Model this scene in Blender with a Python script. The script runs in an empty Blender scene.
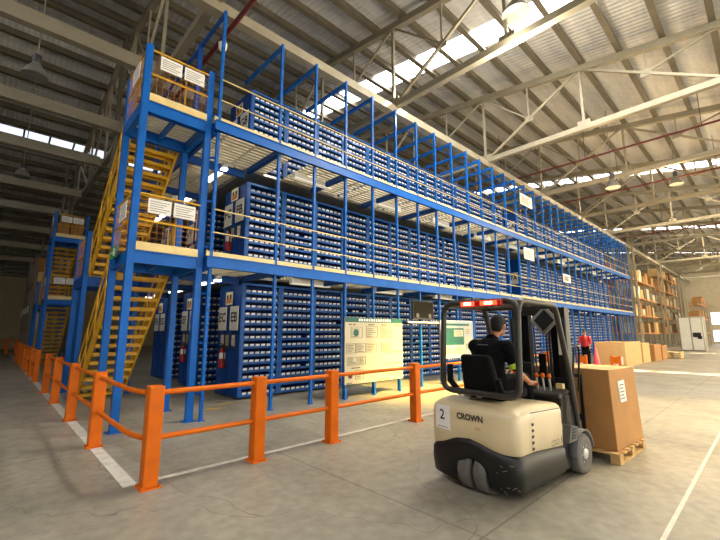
import bpy, math, random
import numpy as np
from mathutils import Vector, Matrix
R = math.radians
random.seed(7)
SC = bpy.context.scene
COL = SC.collection

# ------------------------------------------------------------------ camera
cam = bpy.data.cameras.new('camera'); cam.sensor_width = 36; cam.lens = 36*387/720
cam.clip_end = 400; cam.clip_start = .05
co = bpy.data.objects.new('camera', cam); COL.objects.link(co)
pitch, yaw = R(9.1), R(46.6)
co.location = (0, 0, 1.65)
co.rotation_euler = Vector((math.cos(yaw)*math.cos(pitch), math.sin(yaw)*math.cos(pitch), math.sin(pitch))).to_track_quat('-Z', 'Y').to_euler()
SC.camera = co
# ------------------------------------------------------------------ world, lights, exposure
SC.view_settings.view_transform = 'Standard'
SC.view_settings.look = 'None'
SC.view_settings.gamma = 1
SC.view_settings.use_curve_mapping = False
SC.view_settings.exposure = 0.15
SC.cycles.use_denoising = True
SC.cycles.max_bounces = 6
SC.cycles.diffuse_bounces = 3
SC.cycles.sample_clamp_indirect = 4
w = bpy.data.worlds.new('sky'); SC.world = w; w.use_nodes = True
w.node_tree.nodes['Background'].inputs[0].default_value = (1.0, .95, .86, 1)
w.node_tree.nodes['Background'].inputs[1].default_value = 1.1
SKY_E = 12.0        # brightness of the roof lights
def lamp(name, typ, loc, energy, color, aim=None, **k):
    d = bpy.data.lights.new(name, typ); d.energy = energy; d.color = color
    for a, b in k.items(): setattr(d, a, b)
    o = bpy.data.objects.new(name, d); COL.objects.link(o); o.location = loc
    if aim: o.rotation_euler = (Vector(aim)-Vector(loc)).to_track_quat('-Z', 'Y').to_euler()
    return o
lamp('sun', 'SUN', (40, 3, 30), 34.0, (1, .86, .58), aim=(40-10.2, 3+5.0, 18.2), angle=R(1.0))
# added fill lamps out of view, set in made-up dock openings
DOCK_FILLS = [(-14, .3), (-1, .8), (12, 1.1), (25, 2.4), (38, 3.0), (51, 3.0), (64, 2.4)]
for dx_, e_ in DOCK_FILLS:
    warm = min(1, max(0, (dx_-5)/25))
    lamp('dock_fill', 'AREA', (dx_, -12.9, 3.0), 430*e_, (1, .985-.10*warm, .96-.34*warm), aim=(dx_, 0, 2.4), shape='RECTANGLE', size=8.6, size_y=5.4)
# daylight coming down through the roof skylight strips; the first strip is an addition
for x_, e_, c_ in ((-6.4, 600, (1, .95, .82)), (12.0, 1800, (1, .94, .80)), (30.4, 2300, (1, .80, .50)), (50.5, 2300, (1, .80, .50)), (68.5, 1600, (1, .86, .62))):
    slope = math.atan(.15); o_ = lamp('skylight_daylight', 'AREA', (x_, -3.5, 12.6+.15*(-11.5)-.1), e_, c_, shape='RECTANGLE', size=1.05, size_y=20)
    o_.rotation_euler = (slope, 0, 0)
# ------------------------------------------------------------------ helpers
def lin(c):
    return tuple(((v/255)/12.92 if v/255 <= .04045 else ((v/255+.055)/1.055)**2.4) for v in c)
def mat(name, rgb, rough=.5, metal=0., var=.12, scale=6., emit=0., bump=0., spec=.5):
    m = bpy.data.materials.new(name); m.use_nodes = True
    nt = m.node_tree; b = nt.nodes['Principled BSDF']; c = lin(rgb)
    b.inputs['Roughness'].default_value = rough; b.inputs['Metallic'].default_value = metal
    b.inputs['Specular IOR Level'].default_value = spec
    b.inputs['Base Color'].default_value = (*c, 1)
    if emit:
        b.inputs['Emission Color'].default_value = (*c, 1); b.inputs['Emission Strength'].default_value = emit
    if var:
        tc = nt.nodes.new('ShaderNodeTexCoord'); n = nt.nodes.new('ShaderNodeTexNoise'); n.inputs['Scale'].default_value = scale
        n.inputs['Detail'].default_value = 5
        r = nt.nodes.new('ShaderNodeValToRGB')
        r.color_ramp.elements[0].position = .3; r.color_ramp.elements[1].position = .7
        r.color_ramp.elements[0].color = (*[v*(1-var) for v in c], 1); r.color_ramp.elements[1].color = (*[min(1, v*(1+var)) for v in c], 1)
        nt.links.new(tc.outputs['Object'], n.inputs['Vector']); nt.links.new(n.outputs['Fac'], r.inputs['Fac']); nt.links.new(r.outputs['Color'], b.inputs['Base Color'])
        if bump:
            bp = nt.nodes.new('ShaderNodeBump'); bp.inputs['Strength'].default_value = bump
            nt.links.new(n.outputs['Fac'], bp.inputs['Height']); nt.links.new(bp.outputs['Normal'], b.inputs['Normal'])
    return m
M = {}
def dm(key, *a, **k): M[key] = mat(key, *a, **k)
dm('rack_blue', (4, 94, 182), .45, 0, .10, 3, spec=.3)
dm('deep_blue', (16, 70, 150), .45, 0, .12, 3, spec=.3)
dm('shelf_blue', (22, 84, 158), .45, 0, .10, 4, spec=.3)
dm('bin_blue', (20, 48, 128), .4, 0, .15, 9)
dm('yellow', (216, 164, 30), .5, 0, .12, 5)
dm('rail_yellow', (230, 206, 142), .45, 0, .1, 5)
dm('orange', (214, 104, 8), .5, 0, .10, 5, spec=.25)
dm('wire_orange', (196, 126, 62), .5, 0, .1, 5)
dm('deck_cream', (232, 224, 196), .55, 0, .12, 3)
dm('truss', (150, 142, 122), .5, .1, .1, 2)
dm('purlin', (104, 96, 80), .5, .1, .15, 2)
dm('galv', (160, 158, 150), .4, .6, .12, 3)
dm('black', (17, 17, 18), .45, 0, .15, 8)
dm('soft_black', (7, 7, 8), .8, 0, .2, 14, spec=.2)
dm('rubber', (98, 96, 92), .8, 0, .2, 12)
dm('grey', (80, 81, 83), .5, .2, .12, 8)
dm('frame_grey', (62, 60, 57), .38, .4, .1, 6)
dm('cream', (214, 196, 158), .28, 0, .05, 3, spec=.6)
dm('white', (226, 226, 222), .5, 0, .04, 3)
dm('paper', (236, 234, 228), .7, 0, .03, 5)
dm('board_cream', (196, 188, 158), .55, 0, .04, 3)
dm('board_white', (176, 186, 182), .55, 0, .03, 3)
dm('teal', (22, 92, 84), .55, 0, .08, 4)
dm('ink', (28, 28, 30), .6, 0, 0)
dm('ink_grey', (112, 108, 96), .7, 0, 0)
dm('red', (176, 30, 26), .35, 0, .08, 6)
dm('dark_red', (92, 26, 22), .45, 0, .1, 5)
dm('carton', (172, 124, 70), .75, 0, .08, 4, bump=.05)
dm('carton_pale', (206, 170, 112), .75, 0, .08, 3)
dm('wood', (196, 158, 104), .75, 0, .18, 10)
dm('skin', (176, 118, 86), .55, 0, .06, 12)
dm('hair', (20, 16, 14), .7, 0, .2, 40)
dm('shirt', (9, 9, 12), .9, 0, .2, 20, spec=.15)
dm('hi_vis', (196, 224, 60), .6, 0, .05, 10)
dm('green', (60, 150, 70), .5, 0, .05, 5)
dm('pink', (222, 74, 84), .6, 0, .1, 5)
dm('rim', (206, 204, 198), .4, .2, .06, 6)
dm('steel', (190, 190, 186), .3, .8, .08, 6)
dm('wall', (178, 164, 136), .8, 0, .08, 1.5)
dm('tube_light', (255, 246, 222), .5, 0, 0, emit=.28)
dm('tube_lit', (255, 248, 228), .5, 0, 0, emit=5)
dm('roof_light', (250, 250, 255), .5, 0, 0, emit=SKY_E)
dm('window_light', (235, 244, 255), .5, 0, 0, emit=1.1)
dm('red_lamp', (255, 66, 34), .3, 0, 0, emit=3.5)
dm('red_lens', (150, 24, 16), .25, 0, .05, 6, emit=.25)
dm('hot_lamp', (255, 190, 150), .3, 0, 0, emit=14)
dm('line_white', (206, 202, 190), .6, 0, .16, 7)

def hazard():
    m = mat('hazard', (30, 30, 30), .5, 0, 0); nt = m.node_tree; b = nt.nodes['Principled BSDF']
    tc = nt.nodes.new('ShaderNodeTexCoord'); wv = nt.nodes.new('ShaderNodeTexWave'); wv.bands_direction = 'DIAGONAL'; wv.inputs['Scale'].default_value = 3.2
    r = nt.nodes.new('ShaderNodeValToRGB'); r.color_ramp.interpolation = 'CONSTANT'
    r.color_ramp.elements[0].color = (.01, .01, .01, 1); r.color_ramp.elements[1].color = (*lin((226, 178, 30)), 1); r.color_ramp.elements[1].position = .5
    nt.links.new(tc.outputs['Object'], wv.inputs['Vector']); nt.links.new(wv.outputs['Fac'], r.inputs['Fac']); nt.links.new(r.outputs['Color'], b.inputs['Base Color'])
    return m
M['hazard'] = hazard()

def card_mat():      # bin label cards: each card a slightly different off-white
    m = mat('bin_card', (200, 200, 205), .6, 0, 0); nt = m.node_tree; b = nt.nodes['Principled BSDF']
    g = nt.nodes.new('ShaderNodeNewGeometry'); s = nt.nodes.new('ShaderNodeVectorMath'); s.operation = 'SNAP'; s.inputs[1].default_value = (.15, 3, .15)
    wn = nt.nodes.new('ShaderNodeTexWhiteNoise'); r = nt.nodes.new('ShaderNodeValToRGB')
    r.color_ramp.elements[0].color = (*lin((168, 174, 190)), 1); r.color_ramp.elements[1].color = (*lin((244, 242, 236)), 1); r.color_ramp.elements[1].position = .6
    nt.links.new(g.outputs['Position'], s.inputs[0]); nt.links.new(s.outputs[0], wn.inputs['Vector'])
    nt.links.new(wn.outputs['Value'], r.inputs['Fac']); nt.links.new(r.outputs['Color'], b.inputs['Base Color'])
    return m
M['bin_card'] = card_mat()

def floor_mat():
    m = bpy.data.materials.new('concrete_floor'); m.use_nodes = True; nt = m.node_tree; N = nt.nodes; L = nt.links; b = N['Principled BSDF']
    tc = N.new('ShaderNodeTexCoord')
    def noise(s, d=6, dist=0.):
        n = N.new('ShaderNodeTexNoise'); n.inputs['Scale'].default_value = s; n.inputs['Detail'].default_value = d; n.inputs['Distortion'].default_value = dist
        L.new(tc.outputs['Object'], n.inputs['Vector']); return n.outputs['Fac']
    def ramp(src, a, ca, bb, cb):
        r = N.new('ShaderNodeValToRGB'); e = r.color_ramp.elements; e[0].position = a; e[0].color = ca; e[1].position = bb; e[1].color = cb; L.new(src, r.inputs['Fac']); return r.outputs['Color']
    base = ramp(noise(.55, 8, .6), .30, (*lin((140, 135, 121)), 1), .72, (*lin((168, 161, 145)), 1))
    sp = ramp(noise(9, 10), 0.35, (.82, .82, .82, 1), .65, (1.06, 1.06, 1.06, 1))
    mx = N.new('ShaderNodeMix'); mx.data_type = 'RGBA'; mx.blend_type = 'MULTIPLY'; mx.inputs[0].default_value = 1
    L.new(base, mx.inputs[6]); L.new(sp, mx.inputs[7])
    # worn dark tyre tracks and spots
    mp = N.new('ShaderNodeMapping'); mp.inputs['Scale'].default_value = (.5, .06, 1); mp.inputs['Rotation'].default_value = (0, 0, R(12)); L.new(tc.outputs['Object'], mp.inputs['Vector'])
    n2 = N.new('ShaderNodeTexNoise'); n2.inputs['Scale'].default_value = 3; n2.inputs['Detail'].default_value = 6; L.new(mp.outputs[0], n2.inputs['Vector'])
    st = ramp(n2.outputs['Fac'], 0.30, (.84, .83, .82, 1), .5, (1, 1, 1, 1))
    mx2 = N.new('ShaderNodeMix'); mx2.data_type = 'RGBA'; mx2.blend_type = 'MULTIPLY'; mx2.inputs[0].default_value = 1
    L.new(mx.outputs[2], mx2.inputs[6]); L.new(st, mx2.inputs[7])
    # saw-cut joints on a 4.6 m grid and fine cracks
    sx = N.new('ShaderNodeSeparateXYZ'); L.new(tc.outputs['Object'], sx.inputs[0])
    def joint(out, off, per):
        a = N.new('ShaderNodeMath'); a.operation = 'ADD'; a.inputs[1].default_value = off; L.new(out, a.inputs[0])
        p = N.new('ShaderNodeMath'); p.operation = 'PINGPONG'; p.inputs[1].default_value = per/2; L.new(a.outputs[0], p.inputs[0])
        c = N.new('ShaderNodeMath'); c.operation = 'LESS_THAN'; c.inputs[1].default_value = .011; L.new(p.outputs[0], c.inputs[0]); return c.outputs[0]
    vo = N.new('ShaderNodeTexVoronoi'); vo.feature = 'DISTANCE_TO_EDGE'; vo.inputs['Scale'].default_value = .23
    nz = N.new('ShaderNodeTexNoise'); nz.inputs['Scale'].default_value = 1.3; L.new(tc.outputs['Object'], nz.inputs['Vector'])
    vm = N.new('ShaderNodeVectorMath'); vm.operation = 'MULTIPLY_ADD'; vm.inputs[1].default_value = (.9, .9, 0); L.new(nz.outputs['Color'], vm.inputs[0]); L.new(tc.outputs['Object'], vm.inputs[2]); L.new(vm.outputs[0], vo.inputs['Vector'])
    cr = N.new('ShaderNodeMath'); cr.operation = 'LESS_THAN'; cr.inputs[1].default_value = .0009; L.new(vo.outputs['Distance'], cr.inputs[0])
    a1 = N.new('ShaderNodeMath'); a1.operation = 'MAXIMUM'; L.new(joint(sx.outputs[0], .4, 4.6), a1.inputs[0]); L.new(joint(sx.outputs[1], -.82, 5.0), a1.inputs[1])
    a2 = N.new('ShaderNodeMath'); a2.operation = 'MAXIMUM'; L.new(a1.outputs[0], a2.inputs[0]); L.new(cr.outputs[0], a2.inputs[1])
    a3 = N.new('ShaderNodeMath'); a3.operation = 'MULTIPLY'; a3.inputs[1].default_value = .45; L.new(a2.outputs[0], a3.inputs[0])
    mx3 = N.new('ShaderNodeMix'); mx3.data_type = 'RGBA'; L.new(a3.outputs[0], mx3.inputs[0]); L.new(mx2.outputs[2], mx3.inputs[6]); mx3.inputs[7].default_value = (.03, .028, .025, 1)
    L.new(mx3.outputs[2], b.inputs['Base Color'])
    rr = ramp(noise(1.4, 6), .3, (.34, .34, .34, 1), .7, (.58, .58, .58, 1)); L.new(rr, b.inputs['Roughness'])
    bp = N.new('ShaderNodeBump'); bp.inputs['Strength'].default_value = .06; L.new(noise(30, 4), bp.inputs['Height']); L.new(bp.outputs['Normal'], b.inputs['Normal'])
    return m
M['floor'] = floor_mat()

def roof_mat():
    m = bpy.data.materials.new('foil_roof'); m.use_nodes = True; nt = m.node_tree; N = nt.nodes; L = nt.links; b = N['Principled BSDF']
    tc = N.new('ShaderNodeTexCoord'); mp = N.new('ShaderNodeMapping'); mp.inputs['Scale'].default_value = (.25, 1.6, 1); L.new(tc.outputs['Object'], mp.inputs['Vector'])
    n = N.new('ShaderNodeTexNoise'); n.inputs['Scale'].default_value = 1.6; n.inputs['Detail'].default_value = 9; n.inputs['Roughness'].default_value = .65; L.new(mp.outputs[0], n.inputs['Vector'])
    r = N.new('ShaderNodeValToRGB'); e = r.color_ramp.elements; e[0].position = .3; e[0].color = (*lin((190, 191, 194)), 1); e[1].position = .68; e[1].color = (*lin((238, 236, 232)), 1)
    L.new(n.outputs['Fac'], r.inputs['Fac']); L.new(r.outputs['Color'], b.inputs['Base Color'])
    b.inputs['Metallic'].default_value = .05; b.inputs['Roughness'].default_value = .4
    w_ = N.new('ShaderNodeTexWave'); w_.bands_direction = 'X'; w_.inputs['Scale'].default_value = 1.6; L.new(tc.outputs['Object'], w_.inputs['Vector'])
    ad = N.new('ShaderNodeMath'); ad.operation = 'MULTIPLY_ADD'; ad.inputs[1].default_value = .5; L.new(n.outputs['Fac'], ad.inputs[0]); L.new(w_.outputs['Fac'], ad.inputs[2])
    bp = N.new('ShaderNodeBump'); bp.inputs['Strength'].default_value = .5; bp.inputs['Distance'].default_value = .05; L.new(ad.outputs[0], bp.inputs['Height']); L.new(bp.outputs['Normal'], b.inputs['Normal'])
    return m
M['roof'] = roof_mat()
def clear_mat():      # clear rooflight sheet: lets the sun through
    m = mat('clear_roof_light', (250, 250, 255), .5, 0, 0, emit=SKY_E); nt = m.node_tree; b = nt.nodes['Principled BSDF']
    t = nt.nodes.new('ShaderNodeBsdfTransparent'); mx = nt.nodes.new('ShaderNodeMixShader'); mx.inputs[0].default_value = .6
    nt.links.new(b.outputs[0], mx.inputs[1]); nt.links.new(t.outputs[0], mx.inputs[2]); nt.links.new(mx.outputs[0], nt.nodes['Material Output'].inputs[0])
    return m
M['clear_roof_light'] = clear_mat()

class MB:
    def __init__(s): s.v = []; s.f = []; s.m = []; s.s = []
    def add(s, vs, fs, mi=0, sm=False):
        n = len(s.v); s.v += [tuple(p) for p in vs]; s.f += [tuple(i+n for i in f) for f in fs]; s.m += [mi]*len(fs); s.s += [sm]*len(fs); return s
    def hexa(s, p, mi=0): return s.add(p, [(0, 3, 2, 1), (4, 5, 6, 7), (0, 1, 5, 4), (1, 2, 6, 5), (2, 3, 7, 6), (3, 0, 4, 7)], mi)
    def box(s, x0, x1, y0, y1, z0, z1, mi=0):
        return s.hexa([(x0, y0, z0), (x1, y0, z0), (x1, y1, z0), (x0, y1, z0), (x0, y0, z1), (x1, y0, z1), (x1, y1, z1), (x0, y1, z1)], mi)
    def cbox(s, c, d, mi=0): return s.box(c[0]-d[0]/2, c[0]+d[0]/2, c[1]-d[1]/2, c[1]+d[1]/2, c[2]-d[2]/2, c[2]+d[2]/2, mi)
    def bar(s, p, q, a, b, mi=0, up=(0, 0, 1)):     # rectangular bar p->q, a wide sideways, b deep along 'up'
        p, q = Vector(p), Vector(q); d = (q-p).normalized(); u = Vector(up)
        if abs(d.dot(u)) > .98: u = Vector((1, 0, 0))
        x = d.cross(u).normalized()*(a/2); y = x.cross(d).normalized()*(b/2)
        return s.hexa([p-x-y, p+x-y, p+x+y, p-x+y, q-x-y, q+x-y, q+x+y, q-x+y], mi)
    def tube(s, pts, r, n=8, mi=0, cap=True):
        P_ = [Vector(p) for p in pts]; rs = r if isinstance(r, (list, tuple)) else [r]*len(P_)
        t0 = (P_[1]-P_[0]).normalized(); u = t0.orthogonal().normalized(); vs = []; prev = t0
        for i, p in enumerate(P_):
            t = (P_[min(i+1, len(P_)-1)]-P_[max(i-1, 0)]).normalized()
            u = prev.rotation_difference(t) @ u; u = (u-t*u.dot(t)).normalized(); prev = t; v_ = t.cross(u)
            for k in range(n): a = 2*math.pi*k/n; vs.append(p+(u*math.cos(a)+v_*math.sin(a))*rs[i])
        fs = [(i*n+k, i*n+(k+1) % n, (i+1)*n+(k+1) % n, (i+1)*n+k) for i in range(len(P_)-1) for k in range(n)]
        s.add(vs, fs, mi, True)
        if cap: s.add(vs[:n], [tuple(range(n))[::-1]], mi); s.add(vs[-n:], [tuple(range(n))], mi)
        return s
    def lathe(s, prof, c, axis='z', n=20, mi=0):   # prof: (radius, height) list
        vs = []
        for r, h in prof:
            for k in range(n):
                a = 2*math.pi*k/n; x, y = r*math.cos(a), r*math.sin(a)
                vs.append({'z': (c[0]+x, c[1]+y, c[2]+h), 'y': (c[0]+x, c[1]+h, c[2]+y), 'x': (c[0]+h, c[1]+x, c[2]+y)}[axis])
        m = len(prof)
        fs = [(i*n+k, i*n+(k+1) % n, (i+1)*n+(k+1) % n, (i+1)*n+k) for i in range(m-1) for k in range(n)]
        s.add(vs, fs, mi, True)
        s.add(vs[:n], [tuple(range(n))[::-1]], mi); s.add(vs[-n:], [tuple(range(n))], mi); return s
    def ell(s, c, r, n=14, mi=0, rot=None):
        vs = []; m = n//2
        for i in range(m+1):
            th = math.pi*i/m
            for k in range(n):
                a = 2*math.pi*k/n; p = Vector((math.sin(th)*math.cos(a)*r[0], math.sin(th)*math.sin(a)*r[1], math.cos(th)*r[2]))
                if rot: p = rot @ p
                vs.append(p+Vector(c))
        fs = [(i*n+k, (i+1)*n+k, (i+1)*n+(k+1) % n, i*n+(k+1) % n) for i in range(m) for k in range(n)]
        return s.add(vs, fs, mi, True)
    def cap(s, p, q, r0, r1, n=14, mi=0):            # tapered capsule
        p, q = Vector(p), Vector(q); d = (q-p).normalized(); pts = []; rs = []
        for a in (-90, -60, -30, 0): pts.append(p+d*r0*math.sin(R(a))); rs.append(max(r0*math.cos(R(a)), 1e-4))
        for a in (0, 30, 60, 90): pts.append(q+d*r1*math.sin(R(a))); rs.append(max(r1*math.cos(R(a)), 1e-4))
        return s.tube(pts, rs, n, mi, False)
    def mesh(s, name, mats, off=(0, 0, 0)):
        me = bpy.data.meshes.new(name); me.from_pydata([(a-off[0], b-off[1], c-off[2]) for a, b, c in s.v], [], s.f)
        for k in (mats if isinstance(mats, (list, tuple)) else [mats]): me.materials.append(M[k])
        me.polygons.foreach_set('material_index', s.m); me.polygons.foreach_set('use_smooth', s.s); me.update(); return me
    def build(s, name, mats, parent=None, local=False, bevel=0):
        if parent is None:
            a = np.array(s.v); lo, hi = a.min(0), a.max(0); off = ((lo[0]+hi[0])/2, (lo[1]+hi[1])/2, lo[2])
        else: off = (0, 0, 0) if local else wloc(parent)
        o = bpy.data.objects.new(name, s.mesh(name, mats, off)); COL.objects.link(o)
        if parent is None: o.location = off
        else: o.parent = parent
        if bevel:
            b = o.modifiers.new('bevel', 'BEVEL'); b.width = bevel; b.segments = 2; b.limit_method = 'ANGLE'; b.harden_normals = False
        return o
def wloc(o):
    x = Vector((0, 0, 0))
    while o is not None: x += o.location; o = o.parent
    return x
def tag(o, label=None, cat=None, group=None, kind=None):
    for k, v in (('label', label), ('category', cat), ('group', group), ('kind', kind)):
        if v: o[k] = v
    return o
def thing(name, label, cat, loc=(0, 0, 0), rz=0, group=None):
    o = bpy.data.objects.new(name, None); COL.objects.link(o); o.location = loc; o.rotation_euler = (0, 0, rz); o.empty_display_size = .1
    return tag(o, label, cat, group)
def struct(o, label=None): return tag(o, label, None, None, 'structure')
KIDS = {}
def copy_tree(o, parent=None):
    c = o.copy(); COL.objects.link(c); c.parent = parent
    for ch in list(o.children): copy_tree(ch, c)
    return c
def add_obj(name, me, parent=None, loc=(0, 0, 0)):
    o = bpy.data.objects.new(name, me); COL.objects.link(o); o.parent = parent; o.location = loc; return o
ORD = ['first', 'second', 'third', 'fourth', 'fifth', 'sixth', 'seventh', 'eighth', 'ninth', 'tenth', 'eleventh', 'twelfth', 'thirteenth', 'fourteenth', 'fifteenth', 'sixteenth', 'seventeenth', 'eighteenth', 'nineteenth', 'twentieth',
       'twenty-first', 'twenty-second', 'twenty-third', 'twenty-fourth', 'twenty-fifth', 'twenty-sixth', 'twenty-seventh', 'twenty-eighth', 'twenty-ninth', 'thirtieth', 'thirty-first', 'thirty-second', 'thirty-third', 'thirty-fourth', 'thirty-fifth', 'thirty-sixth', 'thirty-seventh', 'thirty-eighth', 'thirty-ninth', 'fortieth']
_TX = {}
def text_mb(t, size, bold=.0, ext=.002):       # flat text as (verts, faces), centred, in x (right) and y (up)
    key = (t, size, bold)
    if key not in _TX:
        cu = bpy.data.curves.new('lettering', 'FONT'); cu.body = t; cu.size = size; cu.offset = bold*size; cu.align_x = 'CENTER'; cu.align_y = 'CENTER'; cu.resolution_u = 3
        o = bpy.data.objects.new('lettering', cu); COL.objects.link(o)
        me = o.to_mesh(); _TX[key] = ([tuple(v.co) for v in me.vertices], [tuple(p.vertices) for p in me.polygons])
        o.to_mesh_clear(); bpy.data.objects.remove(o); bpy.data.curves.remove(cu)
    return _TX[key]
def put_text(mb, t, size, c, right, up, mi=0, bold=.0):
    vs, fs = text_mb(t, size, bold); c, r, u = Vector(c), Vector(right), Vector(up)
    return mb.add([c+r*x+u*y for x, y, z in vs], fs, mi)
for t_ in ('EB',): text_mb(t_, .2, .01)

# ================================================================== STRUCTURE
Z1, Z2, ZT = 3.12, 6.02, 8.72          # deck tops and post tops
YP, YS = 7.6, 9.2                      # post plane, shelf face plane
def roof_z(y): return 12.6+.15*(y-8) if y <= 18 else 14.1-.2*(y-18)
struct(MB().box(-25, 78, -14, 56, -.3, 0).build('floor', 'floor'), 'grey concrete warehouse floor with joints and worn patches')
def roof_sheet(y0, y1, x0=-25, x1=78):
    m = MB(); a, b = roof_z(y0), roof_z(y1)
    m.hexa([(x0, y0, a+.05), (x1, y0, a+.05), (x1, y1, b+.05), (x0, y1, b+.05), (x0, y0, a+.12), (x1, y0, a+.12), (x1, y1, b+.12), (x0, y1, b+.12)])
    return m
SKX = [-6.4, 12.0, 30.4, 50.5, 68.5]  # first strip is unseen, added to brighten the left floor
xs = [-25]+[v for x in SKX for v in (x-.55, x+.55)]+[78]
mr = MB()
for i in range(0, len(xs), 2):
    t_ = roof_sheet(-14, 17.4, xs[i], xs[i+1]); mr.add(t_.v, t_.f)
t_ = roof_sheet(17.4, 18); mr.add(t_.v, t_.f)
t_ = roof_sheet(18, 26.6); mr.add(t_.v, t_.f)
t_ = roof_sheet(27.4, 53); mr.add(t_.v, t_.f)
struct(mr.build('ceiling', 'roof'), 'foil lined corrugated roof')
for i, x in enumerate(SKX):
    m = MB(); cuts = [-14, 5.8, 7.8, 17.4]
    for k in range(3):
        clear = i in (2, 3) or (i == 1 and k == 1); q_ = roof_sheet(cuts[k], cuts[k+1], x-.55, x+.55)
        m.add(q_.v[:4], [(0, 1, 2, 3)], 1 if clear else 0)
    struct(m.build('window_%d' % (i+1), ['roof_light', 'clear_roof_light']), 'long bright skylight strip running up the roof')
# glazed roof band near the far side
gb = MB()
a, b = roof_z(26.6), roof_z(27.4)
gb.hexa([(-25, 26.6, a+.05), (40, 26.6, a+.05), (40, 27.4, b+.05), (-25, 27.4, b+.05), (-25, 26.6, a+.12), (40, 26.6, a+.12), (40, 27.4, b+.12), (-25, 27.4, b+.12)])
win = gb.build('window_6', 'window_light'); struct(win, 'band of roof glazing above the dark left bay')
fr = MB()
for k in range(40):
    x = -24+k*1.1; fr.bar((x, 26.58, a+.02), (x, 27.42, b+.02), .09, .06)
fr.build('window_frame', 'purlin', win)
struct(MB().box(40.05, 78, 26.6, 27.4, 12.3, 12.5).build('trim_1', 'purlin'))
struct(MB().box(-25, 78, 52.6, 53, 0, 7.3).build('wall_back', 'wall'), 'far beige warehouse wall')
struct(MB().box(75, 75.4, -13.6, 52.6, 0, 14.5).build('wall_end', 'wall'), 'distant end wall of the warehouse')
struct(MB().box(-25.4, -25, -13.6, 52.6, 0, 14.5).build('wall_start', 'wall'), 'warehouse wall behind the stair side')
dw = MB(); ex_ = [-25]+[v for x_, e_ in DOCK_FILLS for v in (x_-4.4, x_+4.4)]+[75]  # openings made up to hold the added fill lamps
for k in range(0, len(ex_), 2): dw.box(ex_[k], ex_[k+1], -13.6, -13.2, 0, 5.8)
dw.box(-25, 75, -13.6, -13.2, 5.8, 9.3); struct(dw.build('wall_near', 'wall'), 'unseen near side wall with openings made up for fill lamps')
# purlins
y = -13.2
while y < 52:
    if not 26.2 < y < 27.8 and abs(y-18) > .2:
        z = roof_z(y)-.12
        o = MB().box(-25, 75, y-.035, y+.035, z-.13, z+.15).box(-25, 75, y-.09, y+.09, z-.14, z-.125).build('roof_purlin', 'purlin')
        struct(o, 'steel roof purlin under the roof sheeting')
    y += 1.22
# cross trusses
ZC = 9.2
def truss(x, y0=-13.5, y1=52, x_dark=False):
    m = MB()
    m.bar((x, y0, ZC), (x, y1 if y1 < 40 else 40, ZC), .2, .2)
    m.bar((x, y0, roof_z(y0)-.38), (x, 18, roof_z(18)-.38), .2, .24); m.bar((x, 18, roof_z(18)-.38), (x, y1, roof_z(y1)-.38), .2, .24)
    yy = -8; ys = []
    while yy <= 34: ys.append(yy); yy += 4.0
    for i, v in enumerate(ys):
        m.bar((x, v, ZC), (x, v, roof_z(v)-.4), .09, .09, up=(0, 1, 0))
        if i+1 < len(ys):
            n = ys[i+1]; mid = (v+n)/2; zm = (ZC+roof_z(v)-.4)/2
            if i % 2: m.bar((x, v, roof_z(v)-.4), (x, n, ZC), .09, .08); q = Vector((x, v, roof_z(v)-.4)).lerp(Vector((x, n, ZC)), .5)
            else: m.bar((x, v, ZC), (x, n, roof_z(n)-.4), .09, .08); q = Vector((x, v, ZC)).lerp(Vector((x, n, roof_z(n)-.4)), .5)
            m.bar(q, (x, mid, roof_z(mid)-.45), .06, .06, up=(0, 1, 0)); m.box(x-.02, x+.02, q.y-.16, q.y+.16, q.z-.12, q.z+.12)
            m.bar(q, (x, v if not i % 2 else n, roof_z(v if not i % 2 else n)-.4), .06, .06)
        m.box(x-.02, x+.02, v-.22, v+.22, ZC-.05, ZC+.3)
    return m
TX = [9.15+6.2*k for k in range(-1, 11)]
for x in TX: struct(truss(x).build('roof_truss', 'truss'), 'grey steel roof truss')
# long girder along the rack front, flat lattice above it
g = MB(); g.box(-25, 75, 7.84, 8.1, ZC-.32, ZC-.06)
struct(g.build('roof_girder', 'truss'), 'long pale box girder above the rack posts')
g = MB(); g.bar((-25, 20.2, ZC), (75, 20.2, ZC), .2, .24)
struct(g.build('roof_girder', 'truss'))
# left bay cross beams
for yb, zb in ((16.2, 9.3), (12.2, 9.6), (21.0, 9.6), (25.6, 9.2), (30.5, 9.2), (35, 8.8), (40, 8.4), (45, 8)):
    struct(MB().box(-25, 2.9, yb-.12, yb+.12, zb-.2, zb+.2).build('roof_girder', 'truss'), 'pale cross beam of the dark left bay')
# lattice columns
def lattice(x, y, zt):
    m = MB()
    for dx in (-.22, .22):
        for dy in (-.16, .16): m.box(x+dx-.05, x+dx+.05, y+dy-.05, y+dy+.05, 0, zt)
    z = .3
    while z < zt-.6:
        for dy in (-.16, .16): m.bar((x-.2, y+dy, z), (x+.2, y+dy, z+.5), .04, .04); m.bar((x+.2, y+dy, z+.5), (x-.2, y+dy, z+1), .04, .04)
        z += 1
    return m
for yc in (16.7, 28.3, 40): struct(lattice(2.95 if yc < 20 else 2.6, yc, roof_z(yc)-.6).build('lattice_column', 'purlin'), 'grey lattice steel column')
for xc in (40.2, 52.6, 65): struct(lattice(xc, 7.9, 9).build('lattice_column', 'truss'), 'pale lattice steel column beyond the rack')
for xc, yc in ((58.8, 2.5), (71.2, 2.5)): struct(lattice(xc, yc, ZC-.1).build('lattice_column', 'truss'))
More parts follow.
